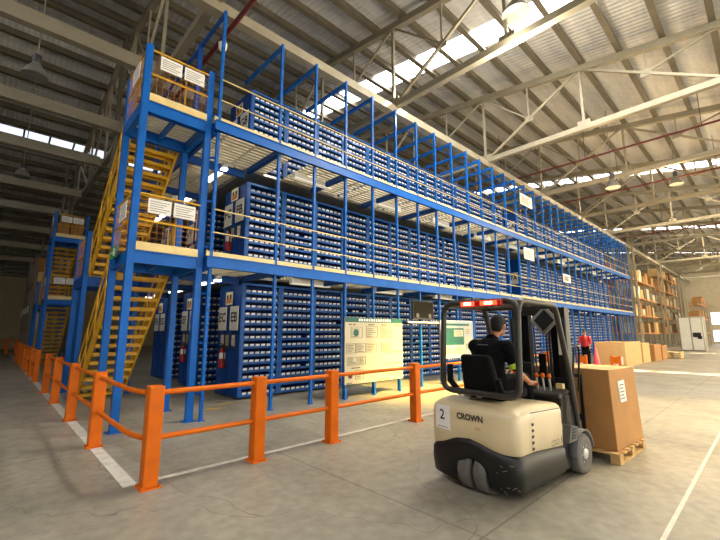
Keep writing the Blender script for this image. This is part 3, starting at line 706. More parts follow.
def stair_tower(label):
    t = thing('stair_tower', label, 'stair tower', (2.28, YA, 0))
    for (x, y, z) in ((W0, YA, Z2+1.15), (W1, YA, Z2+1.15), (W1, YB, Z2+.9), (W0, YB, Z2+1.1), (W0, YC, Z1+1.2), (W1, YC, Z1+1.1), (W0, YD, Z1+1.2), (W1, YD, Z1+1.1)):
        hpost(x, y, z).build('column', 'rack_blue', t)
    for z in (Z1, Z2):
        m = MB()
        for yy in (YA, YB-.06): m.box(W0+.06, W1-.06, yy-.05, yy+.05, z-.25, z-.02).box(W0+.06, W1-.06, yy-.07, yy+.07, z-.04, z-.02).box(W0+.06, W1-.06, yy-.07, yy+.07, z-.25, z-.23)
        for xx in (W0, W1): m.box(xx-.05, xx+.05, YA+.06, YB-.06, z-.25, z-.02)
        m.box(2.25, 2.3, YA+.06, YB-.1, z-.2, z-.05)
        m.build('platform_frame', 'rack_blue', t)
        d = MB(); y = YA+.07
        while y < YB-.1: d.box(W0+.05, W1-.05, y, y+.07, z-.02, z+.015); y += .105
        d.build('platform_deck', 'deck_cream', t)
        MB().box(W0+.06, W1-.06, YA-.075, YA-.055, z-.01, z+.14).build('kick_plate', 'rail_yellow', t)
        mesh_panel((W0+.06, YA-.04), (W1-.06, YA-.04), z, t); mesh_panel((W0-.03, YA+.06), (W0-.03, YB-.06), z, t)
        MB().tube([(W1-.4, YA+.3, z), (W1-.4, YA+.3, z+.95)], .02, 8).build('gate_post', 'yellow', t)
    # landing at the stair foot on the first deck level
    m = MB()
    for yy in (YC, YD): m.box(W0+.06, W1-.06, yy-.05, yy+.05, Z1-.28, Z1-.02)
    for xx in (W0, W1): m.box(xx-.05, xx+.05, YC+.06, YD-.06, Z1-.28, Z1-.02)
    m.build('landing_frame', 'deep_blue', t)
    MB().box(W0+.05, W1-.05, YC, YD, Z1-.02, Z1+.01).build('landing_deck', 'deck_cream', t)
    mesh_panel((W0-.03, YC+.06), (W0-.03, YD-.06), Z1, t); mesh_panel((W0+.06, YD+.04), (W1-.06, YD+.04), Z1, t)
    flight(t, YC, YB+.02, 0, Z1, W0+.1, W1-.12); flight(t, YC, YB+.02, Z1, Z2, W0+.1, W1-.12)
    MB().box(W0+.14, W1-.16, YC+.03, YC+.05, .0, .16).build('hazard_board', 'hazard', t)
    # braces of the ladder frame beside the tower
    m = MB()
    for z in np.arange(.5, Z2+.8, .95): m.bar((W1+.06, YA, z), (3.03, YA-.09, z), .03, .04)
    m.build('ladder_brace', 'rack_blue', t)
    return t
tw = stair_tower('blue stair tower with yellow steps nearest the guard rail corner')
tw2 = copy_tree(tw); tw2.location.y += 14.5; tw2['label'] = 'second blue stair tower with yellow steps farther down the left aisle'
for o in list(tw2.children):
    if o.name.startswith('ladder_brace'): bpy.data.objects.remove(o)
def notice(x, y, z, w_, h_, ax, label, grp='notice sheets on the stair railings'):
    if ax == 'y': m = MB().box(x-w_/2, x+w_/2, y-.012, y, z-h_/2, z+h_/2)
    else: m = MB().box(x-.012, x, y-w_/2, y+w_/2, z-h_/2, z+h_/2)
    s = m.build('notice_sheet', 'paper'); tag(s, label, 'notice', grp); l = MB()
    for k in range(5):
        zz = z+h_/2-.05-k*(h_-.06)/5
        if ax == 'y': l.box(x-w_/2+.03, x+w_/2-.03-.05*(k % 3), y-.0135, y-.0121, zz-.012, zz)
        else: l.box(x-.0135, x-.0121, y-w_/2+.03, y+w_/2-.03-.05*(k % 3), zz-.012, zz)
    l.build('print', 'ink_grey', s)
for dy, tn in ((0, 'near'), (14.5, 'far')):
    for z, lv in ((Z1, 'lower'), (Z2, 'upper')):
        notice(2.07, YA-.066+dy, z+.84, .40, .28, 'y', 'white sheet left of its pair on the %s railing of the %s stair tower' % (lv, tn))
        notice(2.52, YA-.066+dy, z+.84, .40, .28, 'y', 'white sheet right of its pair on the %s railing of the %s stair tower' % (lv, tn))
        notice(W0-.052, YA+.6+dy, z+.8, .5, .34, 'x', 'white sheet on the aisle side of the %s railing of the %s stair tower' % (lv, tn))
es = MB().box(1.53, 1.55, 8.2, 8.62, 3.02, 3.24).build('exit_sign', 'green'); tag(es, 'small green exit sign hung on the side of the near stair tower', 'sign')
ep = MB().box(1.527, 1.5295, 8.25, 8.38, 3.06, 3.2).bar((1.528, 8.42, 3.13), (1.528, 8.56, 3.13), .003, .03); ep.build('pictogram', 'paper', es)
MB().box(1.55, 1.62, 8.38, 8.42, 3.1, 3.16).build('bracket', 'grey', es)
# bracing frame and spotlight at the tower top
fl = thing('spotlight', 'small white spotlight at the top of the stair tower mezzanine post', 'light', (3.2, 8.0, 8.05))
MB().lathe([(.05, 0), (.09, .05), (.1, .18), (.02, .22)], (3.2, 8.0, 8.05), n=14).build('housing', 'white', fl)
MB().bar((3.06, 7.62, 8.3), (3.2, 8.0, 8.26), .04, .04).build('arm', 'white', fl)
pb = MB().box(3.0, 3.1, 8.95, 9.05, Z2, ZT).bar((3.06, 7.66, ZT-.06), (3.06, 12.0, ZT-.06), .06, .08).box(3.0, 3.1, 11.95, 12.05, Z2, ZT); pb.build('top_frame', 'deep_blue', mz)
# cartons on the second tower
CT = [(1.75, 22.4, .55, .6, .5), (2.4, 22.5, .45, .5, .7), (2.0, 22.6, .5, .5, .5)]
for i, (x0, y0, wx, wy, h_) in enumerate([(1.8, 22.6, .45, .5, .75), (2.3, 22.6, .5, .5, .9), (2.0, 23.05, .6, .35, 1.15)]):
    o = MB().box(x0, x0+wx, y0, y0+wy, Z2+.016, Z2+.016+h_).build('carton', 'carton', bevel=.01); tag(o, ['brown carton left on the top platform of the far stair tower', 'brown carton right on the top platform of the far stair tower', 'taller brown carton behind two others on the far stair tower'][i], 'carton', 'cartons on the far tower')
    MB().box(x0+wx/2-.03, x0+wx/2+.03, y0-.003, y0+wy, Z2+.017+h_, Z2+.02+h_).build('tape', 'carton_pale', o)

# ================================================================== FORKLIFT
TH = R(-2.5); FO = (3.95, 2.34, 0)
fk = thing('forklift', 'cream and black three-wheel electric forklift carrying a carton', 'forklift', FO, TH)
def fb(mb, name, mats, parent=None, bevel=0): return mb.build(name, mats, parent or fk, local=True, bevel=bevel)
HW = .53
def outline(n=49, ins=0.):          # rear end in plan, from the right side front round to the left side front
    pts = [(.90-ins*.3, -HW+ins), (.55, -HW+ins), (.25, -HW+ins)]
    for k in range(n):
        a = R(-90+180*k/(n-1)); y = (HW-ins)*math.copysign(abs(math.sin(a))**.5, math.sin(a)); x = .04+ins-(.20)*max(math.cos(a), 0)**.5
        pts.append((x, y))
    return pts+[(.25, HW-ins), (.55, HW-ins), (.90-ins*.3, HW-ins)]
def rear_x(y, ins=0.):
    s_ = min(1, (abs(y)/(HW-ins)))**2; return .04+ins-.20*max(math.cos(math.asin(s_)), 0)**.5
def zsplit(x, y):
    if x < .22: return .45+.09*math.exp(-((y-.02)/.26)**2)-.05*(y > .2)*(y-.2)/.33
    return .45-.06*(x-.22)/.68
def loft(levels, cap_top=True, cap_bot=False, mi=0, ins0=0):
    m = MB(); rings = []
    for ins, zf in levels: rings.append([(x, y, zf(x, y)) for x, y in outline(ins=ins)])
    n = len(rings[0]); vs = [p for r_ in rings for p in r_]
    m.add(vs, [(i*n+k, i*n+k+1, (i+1)*n+k+1, (i+1)*n+k) for i in range(len(rings)-1) for k in range(n-1)], mi, True)
    for i, ok in ((len(rings)-1, cap_top), (0, cap_bot)):
        if ok: r_ = rings[i]; m.add(r_, [tuple(range(n)) if i else tuple(range(n))[::-1]], mi)
    fr_ = [rings[i][0] for i in range(len(rings))]+[rings[i][-1] for i in range(len(rings)-1, -1, -1)]
    m.add(fr_, [tuple(range(len(fr_)))], mi)
    return m
def topz(x): return .90-.03*max(0, min(1, (.2-x)/.3))-.05*max(0, min(1, (x-.3)/.6))
body = loft([(.012, lambda x, y: zsplit(x, y)), (.0, lambda x, y: zsplit(x, y)+.02), (-.004, lambda x, y: zsplit(x, y)*.5+topz(x)*.5-.02), (.004, lambda x, y: topz(x)-.09), (.018, lambda x, y: topz(x)-.035), (.05, lambda x, y: topz(x)-.008), (.1, lambda x, y: topz(x))])
bo = fb(body, 'counterweight_cover', 'cream')
def zlow(x, y):
    if x < .22 and abs(y+.02) < .2: return .07+.25*math.sqrt(max(0, 1-((y+.02)/.2)**2))
    return .07
lowb = loft([(.06, lambda x, y: zlow(x, y)), (.0, lambda x, y: zlow(x, y)+.05), (-.012, lambda x, y: (zlow(x, y)+.05)*.5+zsplit(x, y)*.5), (-.008, lambda x, y: zsplit(x, y)-.035), (.02, lambda x, y: zsplit(x, y)-.005)], True, False)
lowb.box(.45, .95, -.45, .45, .09, .42); lowb.box(.36, .46, -.5, .5, .08, .4)
fb(lowb, 'chassis', 'black')
# scuffs on the rear corner
sc_ = MB(); rs = random.Random(5)
for k in range(9):
    sc_ = MB(); y = rs.uniform(-.5, -.3); z = rs.uniform(.1, .38); a = rs.uniform(-.6, .6); l = rs.uniform(.012, .05); x = rear_x(y)-.004-.012
    y2 = max(-.515, y-l*math.cos(a)); sc_.bar((x, y, z), (rear_x(y2)-.016, y2, z+l*math.sin(a)), .004, .004); fb(sc_, 'scuff', 'galv')
# shut line and vents, badge, number plate, lettering
sv = MB().bar((.16, -HW-.004, .835), (.88, -HW-.004, .80), .004, .008).bar((.89, -HW-.004, .80), (.885, -HW-.004, .40), .004, .008); fb(sv, 'shut_line', 'ink')
vt = MB()
for k in range(5): z = .72-k*.058; vt.add([(.185-.003*k+.028*math.cos(a), -HW-.007, z+.016*math.sin(a)) for a in np.linspace(0, 2*math.pi, 13)[:-1]], [tuple(range(12))])
fb(vt, 'vent_slot', 'ink')
tm = MB(); put_text(tm, 'CDO  5', .085, (.72, -HW-.007, .46), (1, 0, 0), (0, 0, 1)); fb(tm, 'side_lettering', 'ink_grey')
def on_rear(name, mats, vs, fs, yc, zc, d=.007, par=None):
    m = MB(); m.add([(rear_x(yc-x)-d, yc-x, zc+z) for x, z in vs], fs); return fb(m, name, mats, par)
vs, fs = text_mb('CROWN', .088, .026); vs = [(x*.92, y) for x, y, _ in vs]
on_rear('lettering', 'ink', vs, fs, -.03, .755, .010)
vs, fs = text_mb('SC', .04, .01); on_rear('model_badge', 'wire_orange', [(x*1.5, y) for x, y, _ in vs], fs, -.13, .655, .010)
def strip(y0, y1, z0, z1, n=8):
    v = []; 
    for k in range(n+1): y = y0+(y1-y0)*k/n; v += [(-y, z0), (-y, z1)]
    return v, [(2*k, 2*k+2, 2*k+3, 2*k+1) for k in range(n)]
v, f = strip(.435, .215, .585, .845); pl = on_rear('number_plate', 'paper', v, f, 0, 0, .012)
vs, fs = text_mb('2', .15, .012); on_rear('number', 'ink', [(x, y) for x, y, _ in vs], fs, .325, .735, .015, pl)
v, f = strip(.40, .25, .606, .612); on_rear('print', 'ink_grey', v, f, 0, 0, .0145, pl)
# wheels
def wheel(name, x, y, r, wd, parent=None, hub=True):
    m = MB().lathe([(r*.72, -wd/2), (r*.93, -wd/2), (r, -wd/2+.02), (r, wd/2-.02), (r*.93, wd/2), (r*.72, wd/2)], (x, y, r), 'y', 36)
    wo = fb(m, name, 'rubber', parent)
    if hub:
        s = -1 if y < 0 else 1; h = MB()
        h.lathe([(r*.70, 0), (r*.72, .02), (r*.62, .03), (r*.55, .012), (r*.28, .012), (r*.24, .05), (r*.08, .055)][::1], (x, y+s*(wd/2-.03) if s > 0 else y-wd/2-.03, r), 'y', 28) if s > 0 else h.lathe([(r*.08, -.055), (r*.24, -.05), (r*.28, -.012), (r*.55, -.012), (r*.62, -.03), (r*.72, -.02), (r*.70, 0)], (x, y-wd/2+.035, r), 'y', 28)
        for k in range(6): a = k*math.pi/3; h.lathe([(.014, -.02), (.014, 0)], (x+r*.42*math.cos(a), y+s*(wd/2-.02), r+r*.42*math.sin(a)), 'y', 8)
        fb(h, 'hub', 'rim', wo)
    return wo
wheel('drive_wheel', 1.37, -.49, .225, .17); wheel('drive_wheel', 1.37, .49, .225, .17)
wheel('steer_wheel', .02, .075, .205, .14, hub=False); wheel('steer_wheel', .02, -.115, .205, .14, hub=False)
fb(MB().box(.04, .34, -.17, .14, .21, .34).box(.33, .36, -.4, .4, .08, .42), 'steer_yoke', 'soft_black')
# front deck, fenders, cowl
fd = MB().box(.88, 1.18, -.5, .5, .10, .40).box(.9, 1.15, -.5, .5, .40, .43)
fb(fd, 'floor_plate', 'black', bevel=.015)
for s in (-1, 1):
    fe = MB()
    pts = []
    for k in range(9):
        a = R(180-22*k); pts.append((1.37+.27*math.cos(a), .235+.27*math.sin(a)))
    y0, y1 = sorted((s*.40, s*.585))
    vs = [(x, y0, z) for x, z in pts]+[(x, y1, z) for x, z in pts]+[(1.37+(x-1.37)*.91, y0, .235+(z-.235)*.91) for x, z in pts]+[(1.37+(x-1.37)*.91, y1, .235+(z-.235)*.91) for x, z in pts]
    n = len(pts); fs = []
    for k in range(n-1): fs += [(k, k+1, n+k+1, n+k), (2*n+k, 3*n+k, 3*n+k+1, 2*n+k+1), (k, 2*n+k, 2*n+k+1, k+1), (n+k, n+k+1, 3*n+k+1, 3*n+k)]
    fe.add(vs, fs, 0, True)
    fe.hexa([(.92, y0, .42), (1.14, y0, .42), (1.14, y1-.0, .42), (.92, y1, .42), (1.0, y0, .60), (1.2, y0, .56), (1.2, y1, .56), (1.0, y1, .60)])
    fb(fe, 'fender', 'grey')
st = MB()
for k in range(4): st.box(1.0+.01*k, 1.10+.01*k, -.592, -.586, .45+.03*k, .468+.03*k)
fb(st, 'step_grip', 'ink')
cw_ = MB().hexa([(1.16, -.42, .4), (1.5, -.42, .4), (1.5, .42, .4), (1.16, .42, .4), (1.10, -.46, .88), (1.48, -.40, .88), (1.48, .40, .88), (1.10, .46, .88)])
cw_.hexa([(1.02, -.48, .87), (1.48, -.42, .90), (1.48, .42, .90), (1.02, .48, .87), (1.06, -.46, .92), (1.46, -.40, .94), (1.46, .40, .94), (1.06, .46, .92)])
fb(cw_, 'cowl', 'black', bevel=.02)
for k, y in enumerate((-.29, -.21, -.13)):
    l = fb(MB().tube([(1.22, y, .92), (1.20, y, 1.08)], .014, 8), 'lever', 'steel'); fb(MB().lathe([(.012, 0), (.024, .012), (.025, .045), (.014, .062)], (1.20, y, 1.075), n=12), 'knob', 'orange', l)
cp = MB().box(1.25, 1.33, -.05, .07, .93, 1.22).box(1.22, 1.25, -.07, .09, 1.06, 1.26); fb(cp, 'control_pod', 'black', bevel=.01)
sw = thing('steering', None, None); bpy.data.objects.remove(sw)
ang = R(35); cen = Vector((.98, .16, 1.08)); ex = Vector((math.cos(ang), 0, -math.sin(ang)*-1)); ey = Vector((0, 1, 0))
ring = [cen+ex*.17*math.cos(a)+ey*.17*math.sin(a) for a in np.linspace(0, 2*math.pi, 29)]
swm = MB().tube(ring, .014, 8).tube([cen-ex*.16, cen+ex*.16], .012, 6).tube([cen-ey*.16, cen+ey*.16], .012, 6).tube([cen, (1.2, .16, .88)], .03, 10); fb(swm, 'steering_wheel', 'black')
fb(MB().lathe([(.0, 0), (.022, .0), (.02, .05), (.008, .06)], tuple(cen-ex*.15+Vector((0, .05, .01))), n=10), 'steering_knob', 'black')
fb(MB().box(1.40, 1.47, -.36, -.28, .94, 1.0), 'switch_box', 'rail_yellow')
# seat
se = MB().hexa([(.18, -.23, .9), (.72, -.25, .9), (.72, .25, .9), (.18, .23, .9), (.2, -.22, 1.0), (.72, -.25, 1.02), (.72, .25, 1.02), (.2, .22, 1.0)]); fb(se, 'seat', 'soft_black', bevel=.03)
sb = MB().hexa([(.10, -.22, .96), (.24, -.22, .96), (.24, .22, .96), (.10, .22, .96), (.0, -.19, 1.40), (.08, -.19, 1.40), (.08, .19, 1.40), (.0, .19, 1.40)]); fb(sb, 'backrest', 'soft_black', bevel=.05)
fb(MB().tube([(.12, -.27, .95), (.02, -.29, 1.08), (.0, -.28, 1.16)], .03, 8), 'armrest', 'soft_black'); ar = MB().tube([(.12, .27, .95), (.0, .32, 1.1), (-.02, .30, 1.28)], .035, 8); fb(ar, 'armrest', 'soft_black')
fb(MB().box(.09, .12, .13, .2, .92, 1.0).box(.06, .09, -.03, .02, .93, .97), 'seat_belt', 'galv')
# overhead guard
def arc(p, q, r_, corner, n=6):
    p, q, c = Vector(p), Vector(q), Vector(corner); a = c+(p-c).normalized()*r_; b = c+(q-c).normalized()*r_
    return [a*(1-t)**2+c*2*t*(1-t)+b*t*t for t in [k/n for k in range(n+1)]]
def poly(pts, r_):
    out = [Vector(pts[0])]
    for i in range(1, len(pts)-1): out += arc(pts[i-1], pts[i+1], r_, pts[i])
    return out+[Vector(pts[-1])]
fb(MB().tube(poly([(.045, 0, .985), (.03, -.5, .985), (.10, -.5, 1.985), (.10, .45, 1.985), (.03, .45, .985), (.045, -.001, .985)], .14), .034, 10), 'guard_hoop', 'frame_grey')
for s in (-1, 1):
    y = .50 if s < 0 else .45; y *= s
    fb(MB().tube(poly([(.10, y, 1.86), (.12, y, 1.985), (1.02, y, 1.97), (1.30, y, 1.12), (1.42, y, .50)], .12), .034, 10), 'guard_leg', 'frame_grey')
fb(MB().bar((.98, -.5, 1.96), (.98, .5, 1.96), .08, .06), 'guard_crossbar', 'frame_grey')
for k in range(7):
    y = -.36+.12*k; fb(MB().bar((.12, y, 1.99), (.98, y, 1.975), .022, .05), 'roof_bar', 'frame_grey')
# tail lights
lb = fb(MB().box(.005, .07, -.36, .16, 1.93, 2.0), 'tail_light', 'red_lens', bevel=.012)
for y0, y1 in ((-.04, .13), (-.32, -.12)): fb(MB().box(-.003, .004, y0, y1, 1.942, 1.99), 'lens', 'red_lamp', lb); fb(MB().box(-.007, -.0035, (y0+y1)/2-.045, (y0+y1)/2+.045, 1.952, 1.98), 'bulb', 'hot_lamp', lb)
fb(MB().lathe([(.05, 0), (.05, .05), (.0, .07)], (.8, .3, 2.01), n=14), 'beacon', 'black')
# reversing mirror, tilted square
mi_ = MB(); c = Vector((1.40, -.2, 1.80)); u = Vector((0, -.72, .69)).normalized(); vv = Vector((.2, .69, .72)).normalized(); nn = u.cross(vv)
h_ = .14
mi_.hexa([c-u*h_-vv*h_, c+u*h_-vv*h_, c+u*h_+vv*h_, c-u*h_+vv*h_, c-u*h_-vv*h_+nn*.02, c+u*h_-vv*h_+nn*.02, c+u*h_+vv*h_+nn*.02, c-u*h_+vv*h_+nn*.02]); mo = fb(mi_, 'mirror', 'steel')
h_ = .102; mg = MB()
for sgn in (-1, 1): d = nn*(.0215 if sgn > 0 else -.0015); mg.add([c-u*h_-vv*h_+d, c+u*h_-vv*h_+d, c+u*h_+vv*h_+d, c-u*h_+vv*h_+d], [(0, 1, 2, 3)])
fb(mg, 'mirror_face', 'black', mo)
# mast
for s in (-1, 1):
    m = MB().box(1.62, 1.76, s*.31-.06, s*.31+.06, .08, 1.98); fb(m, 'mast_channel', 'black')
    m = MB().box(1.66, 1.78, s*.20-.045, s*.20+.045, .10, 1.96); fb(m, 'mast_channel', 'soft_black')
    fb(MB().tube([(1.6, s*.36, .3), (1.6, s*.36, 1.85)], .028, 10), 'lift_cylinder', 'black')
    fb(MB().tube([(1.72, s*.1, .3), (1.72, s*.1, 1.9)], .014, 8), 'lift_chain', 'grey')
    fb(MB().tube([(1.3, s*.34, .55), (1.62, s*.34, .72)], .035, 10), 'tilt_cylinder', 'black')
for z in (.35, 1.0, 1.93): fb(MB().box(1.60, 1.66, -.33, .33, z-.05, z+.05), 'mast_crossbar', 'black')
fb(MB().tube([(1.70, 0, .2), (1.70, 0, 1.35)], .05, 12), 'free_lift_cylinder', 'soft_black')
fb(MB().tube([(1.58, -.15, 1.9), (1.52, -.15, 1.5), (1.55, -.15, 1.0)], .014, 8).tube([(1.58, -.19, 1.9), (1.53, -.19, 1.5), (1.55, -.19, 1.0)], .014, 8), 'hose', 'black')
fb(MB().box(1.595, 1.60, -.33, -.27, 1.35, 1.65), 'mast_label', 'paper')
fb(MB().tube(poly([(1.36, -.50, .98), (1.42, -.53, 1.50), (1.58, -.53, 1.46), (1.66, -.45, .9)], .09), .013, 8), 'grab_handle', 'black')
ca = MB().box(1.78, 1.82, -.45, .45, .16, .26).box(1.78, 1.82, -.45, .45, .52, .6)
for y in (-.43, -.15, .15, .43): ca.box(1.79, 1.815, y-.02, y+.02, .2, 1.1)
ca.box(1.79, 1.815, -.45, .45, 1.06, 1.1); fb(ca, 'fork_carriage', 'black')
for s in (-1, 1): fb(MB().box(1.82, 1.86, s*.26-.05, s*.26+.05, .05, .6).hexa([(1.82, s*.26-.05, .045), (2.85, s*.26-.05, .05), (2.85, s*.26+.05, .05), (1.82, s*.26+.05, .045), (1.82, s*.26-.05, .085), (2.85, s*.26-.05, .062), (2.85, s*.26+.05, .062), (1.82, s*.26+.05, .085)]), 'fork', 'grey')

# ------------------------------------------------------------------ load on the forks
fkm = Matrix.Translation(FO) @ Matrix.Rotation(TH, 4, 'Z')
def at_fk(x, y, z=0): return fkm @ Vector((x, y, z))
pal = thing('pallet', 'wooden pallet on the forklift forks under the big carton', 'pallet', at_fk(2.56, -.09), R(-2.5))
for x in (-.50, 0, .50):
    for y in (-.6, 0, .6): MB().box(x-.06, x+.06, y-.055, y+.055, .02, .105).build('block', 'wood', pal, local=True)
for y in (-.6, 0, .6): MB().box(-.57, .57, y-.055, y+.055, 0, .02).build('bottom_board', 'wood', pal, local=True)
for k in range(7): x = -.51+.17*k; MB().box(x-.055, x+.055, -.66, .66, .105, .13).build('top_board', 'wood', pal, local=True)
cb = thing('carton', 'big brown carton on the pallet at the forklift mast', 'carton', at_fk(2.62, -.10, .131), R(-2.5))
b_ = MB().hexa([(-.53, -.60, 0), (.55, -.62, 0), (.55, .62, 0), (-.53, .62, 0), (-.60, -.60, 1.02), (.50, -.60, 1.0), (.50, .62, 1.0), (-.57, .62, 1.02)])
b_.build('box', 'carton', cb, local=True, bevel=.012)
fl_ = MB().hexa([(-.6, -.605, 1.022), (.505, -.605, 1.002), (.505, -.03, 1.002), (-.6, -.03, 1.022), (-.6, -.605, 1.027), (.505, -.605, 1.007), (.505, -.03, 1.01), (-.6, -.03, 1.03)]).hexa([(-.6, .0, 1.022), (.505, .0, 1.002), (.505, .61, 1.002), (-.6, .61, 1.022), (-.6, .0, 1.03), (.505, .0, 1.01), (.505, .61, 1.007), (-.6, .61, 1.027)])
fl_.build('flap', 'carton_pale', cb, local=True)
ls = MB(); yl = lambda z: -.60-.02*(1-z)*.5-.008
ls.hexa([(-.26, yl(.62), .58), (-.02, yl(.62)-.003, .58), (-.04, yl(.9), .86), (-.3, yl(.9), .86), (-.26, -.6, .58), (-.02, -.6, .58), (-.04, -.6, .86), (-.3, -.6, .86)])
sh = ls.build('label_sheet', 'paper', cb, local=True)
lp_ = MB()
for k in range(5): z = .62+.045*k; lp_.box(-.25, -.08-.03*(k % 2), yl(z)-.004, yl(z)-.002, z, z+.014)
lp_.build('print', 'ink_grey', sh, local=True)

# ================================================================== DRIVER
def bake(mb, name, mats, vox, smooth=6, parent=None):
    o = mb.build(name, mats); off = o.location.copy()
    r_ = o.modifiers.new('r', 'REMESH'); r_.mode = 'VOXEL'; r_.voxel_size = vox; r_.use_smooth_shade = True
    s_ = o.modifiers.new('s', 'SMOOTH'); s_.iterations = smooth; s_.factor = .5
    dg = bpy.context.evaluated_depsgraph_get(); me = bpy.data.meshes.new_from_object(o.evaluated_get(dg)); o.modifiers.clear(); o.data = me
    me.materials.clear(); me.materials.append(M[mats])
    for p in me.polygons: p.use_smooth = True
    return o
HIP = Vector((.36, .02, 1.08)); CH = Vector((.37, .02, 1.40)); NK = Vector((.43, .01, 1.57)); HD = Vector((.55, -.02, 1.72))
SR, SL = Vector((.38, -.205, 1.47)), Vector((.38, .215, 1.48)); ER, EL = Vector((.43, -.295, 1.20)), Vector((.62, .30, 1.27)); WR, WL = Vector((.73, -.27, 1.06)), Vector((.88, .24, 1.13))
KR, KL = Vector((.80, -.17, 1.10)), Vector((.80, .20, 1.10)); AR_, AL = Vector((.98, -.16, .62)), Vector((.98, .2, .62))
bd = MB()
bd.ell(HIP, (.15, .18, .13)).cap(HIP, CH, .135, .15).ell(CH, (.12, .185, .16)).cap(CH, NK, .12, .06).cap(SR, SL, .07, .07).cap(NK, HD+Vector((-.02, 0, -.05)), .055, .05)
bd.ell(HD+Vector((-.01, 0, .02)), (.098, .076, .105)).ell(HD+Vector((.025, 0, -.045)), (.066, .058, .075)).ell(HD+Vector((.06, 0, -.095)), (.026, .03, .022))
bd.cap(HD+Vector((.085, 0, .015)), HD+Vector((.108, 0, -.022)), .010, .017).ell(HD+Vector((.088, 0, .034)), (.012, .05, .010)).ell(HD+Vector((.09, 0, -.062)), (.010, .026, .010))
for s in (-1, 1): bd.ell(HD+Vector((-.005, s*.078, -.005)), (.022, .010, .034))
for S_, E_, W_ in ((SR, ER, WR), (SL, EL, WL)): bd.cap(S_, E_, .056, .043).cap(E_, W_, .042, .028)
for K_, A_, y in ((KR, AR_, -.1), (KL, AL, .1)):
    bd.cap(HIP+Vector((.02, y, -.02)), K_, .095, .062).cap(K_, A_, .06, .042).cap(A_+Vector((-.04, 0, -.1)), A_+Vector((.16, 0, -.13)), .045, .038)
for W_, tgt, sd in ((WR, Vector((.95, -.25, 1.06)), 1), (WL, Vector((1.02, .22, 1.17)), -1)):
    d = (tgt-W_).normalized(); side = Vector((0, 1, 0)); side = (side-d*side.dot(d)).normalized(); up = side.cross(d)
    if up.z < 0: up = -up
    bd.cap(W_, W_+d*.05, .027, .03)
    bd.ell(W_+d*.06, (.05, .042, .02), rot=Matrix((d, side, up)).transposed().to_3x3())
    for k, (l, off) in enumerate(((.068, -.033), (.08, -.011), (.074, .011), (.058, .032))):
        a = W_+d*.095+side*off; b = a+d*l*.5+up*.008; c_ = b+d*l*.38-up*.028; e_ = c_-up*.022-d*.006
        bd.cap(a, b, .0105, .0098, 10).cap(b, c_, .0098, .009, 10).cap(c_, e_, .009, .008, 10)
    a = W_+d*.03+side*sd*.035; b = a+d*.035+side*sd*.022-up*.008; c_ = b+d*.03-up*.016; bd.cap(a, b, .014, .012, 10).cap(b, c_, .012, .009, 10)
dr = bake(bd, 'person', 'skin', .0062, 4); tag(dr, 'person in black polo shirt seated driving the forklift, facing the mast', 'person')
def cloth(mb, name, m_, vox=.011, sm=4):
    o = bake(mb, name, m_, vox, sm); o.parent = dr; o.location = o.location-dr.location; return o
sh_ = MB().ell(HIP+Vector((0, 0, .06)), (.165, .195, .14)).cap(HIP+Vector((0, 0, .05)), CH, .165, .18).ell(CH, (.15, .225, .185)).cap(CH, NK+Vector((-.005, 0, -.02)), .135, .082).cap(SR, SL, .086, .086)
for S_, E_ in ((SR, ER), (SL, EL)): sh_.cap(S_, S_.lerp(E_, .72), .078, .070)
shirt = cloth(sh_, 'shirt', 'shirt')
def sub(mb, name, m_, par): 
    o = mb.build(name, m_); o.parent = par; o.location = o.location-dr.location-(par.location if par is not dr else Vector((0, 0, 0))); return o
for S_, E_ in ((SR, ER), (SL, EL)):
    p, q = S_.lerp(E_, .62), S_.lerp(E_, .82); sub(MB().tube([p, q], [.0765, .0735], 20), 'reflective_band', 'hi_vis', shirt)
sub(MB().tube([NK+Vector((-.012, 0, -.015)), NK+Vector((0, 0, .025))], [.082, .068], 20), 'collar', 'shirt', shirt)
sub(MB().box(CH.x-.148, CH.x-.144, -.05, .08, CH.z+.10, CH.z+.108), 'back_print', 'ink_grey', shirt)
tr_ = MB().ell(HIP, (.16, .19, .135))
for K_, A_, y in ((KR, AR_, -.1), (KL, AL, .1)): tr_.cap(HIP+Vector((.02, y, -.02)), K_, .106, .074).cap(K_, A_, .072, .058)
cloth(tr_, 'trousers', 'shirt')
for A_ in (AR_, AL): cloth(MB().cap(A_+Vector((-.04, 0, -.1)), A_+Vector((.16, 0, -.13)), .056, .05).cap(A_+Vector((-.02, 0, -.02)), A_+Vector((-.04, 0, -.1)), .056, .056), 'shoe', 'soft_black')
hr = MB().ell(HD+Vector((-.022, 0, .045)), (.102, .084, .098)).ell(HD+Vector((-.06, 0, .0)), (.06, .074, .085)).ell(HD+Vector((.03, 0, .085)), (.055, .07, .05))
for s in (-1, 1): hr.ell(HD+Vector((.01, s*.07, .035)), (.03, .012, .04))
cloth(hr, 'hair', 'hair', .008, 3)
for s in (-1, 1):
    e = sub(MB().ell(HD+Vector((.082, s*.031, .012)), (.011, .014, .009)), 'eye', 'paper', dr); sub(MB().ell(HD+Vector((.091, s*.031, .012)), (.004, .006, .006), 8), 'iris', 'ink', e)
    sub(MB().bar(HD+Vector((.094, s*.014, .036)), HD+Vector((.088, s*.048, .038)), .006, .008), 'eyebrow', 'hair', dr)
sub(MB().bar(HD+Vector((.096, -.022, -.062)), HD+Vector((.096, .022, -.062)), .004, .006), 'lips', 'dark_red', dr)
dr.matrix_world = fkm @ Matrix.Translation(dr.location)

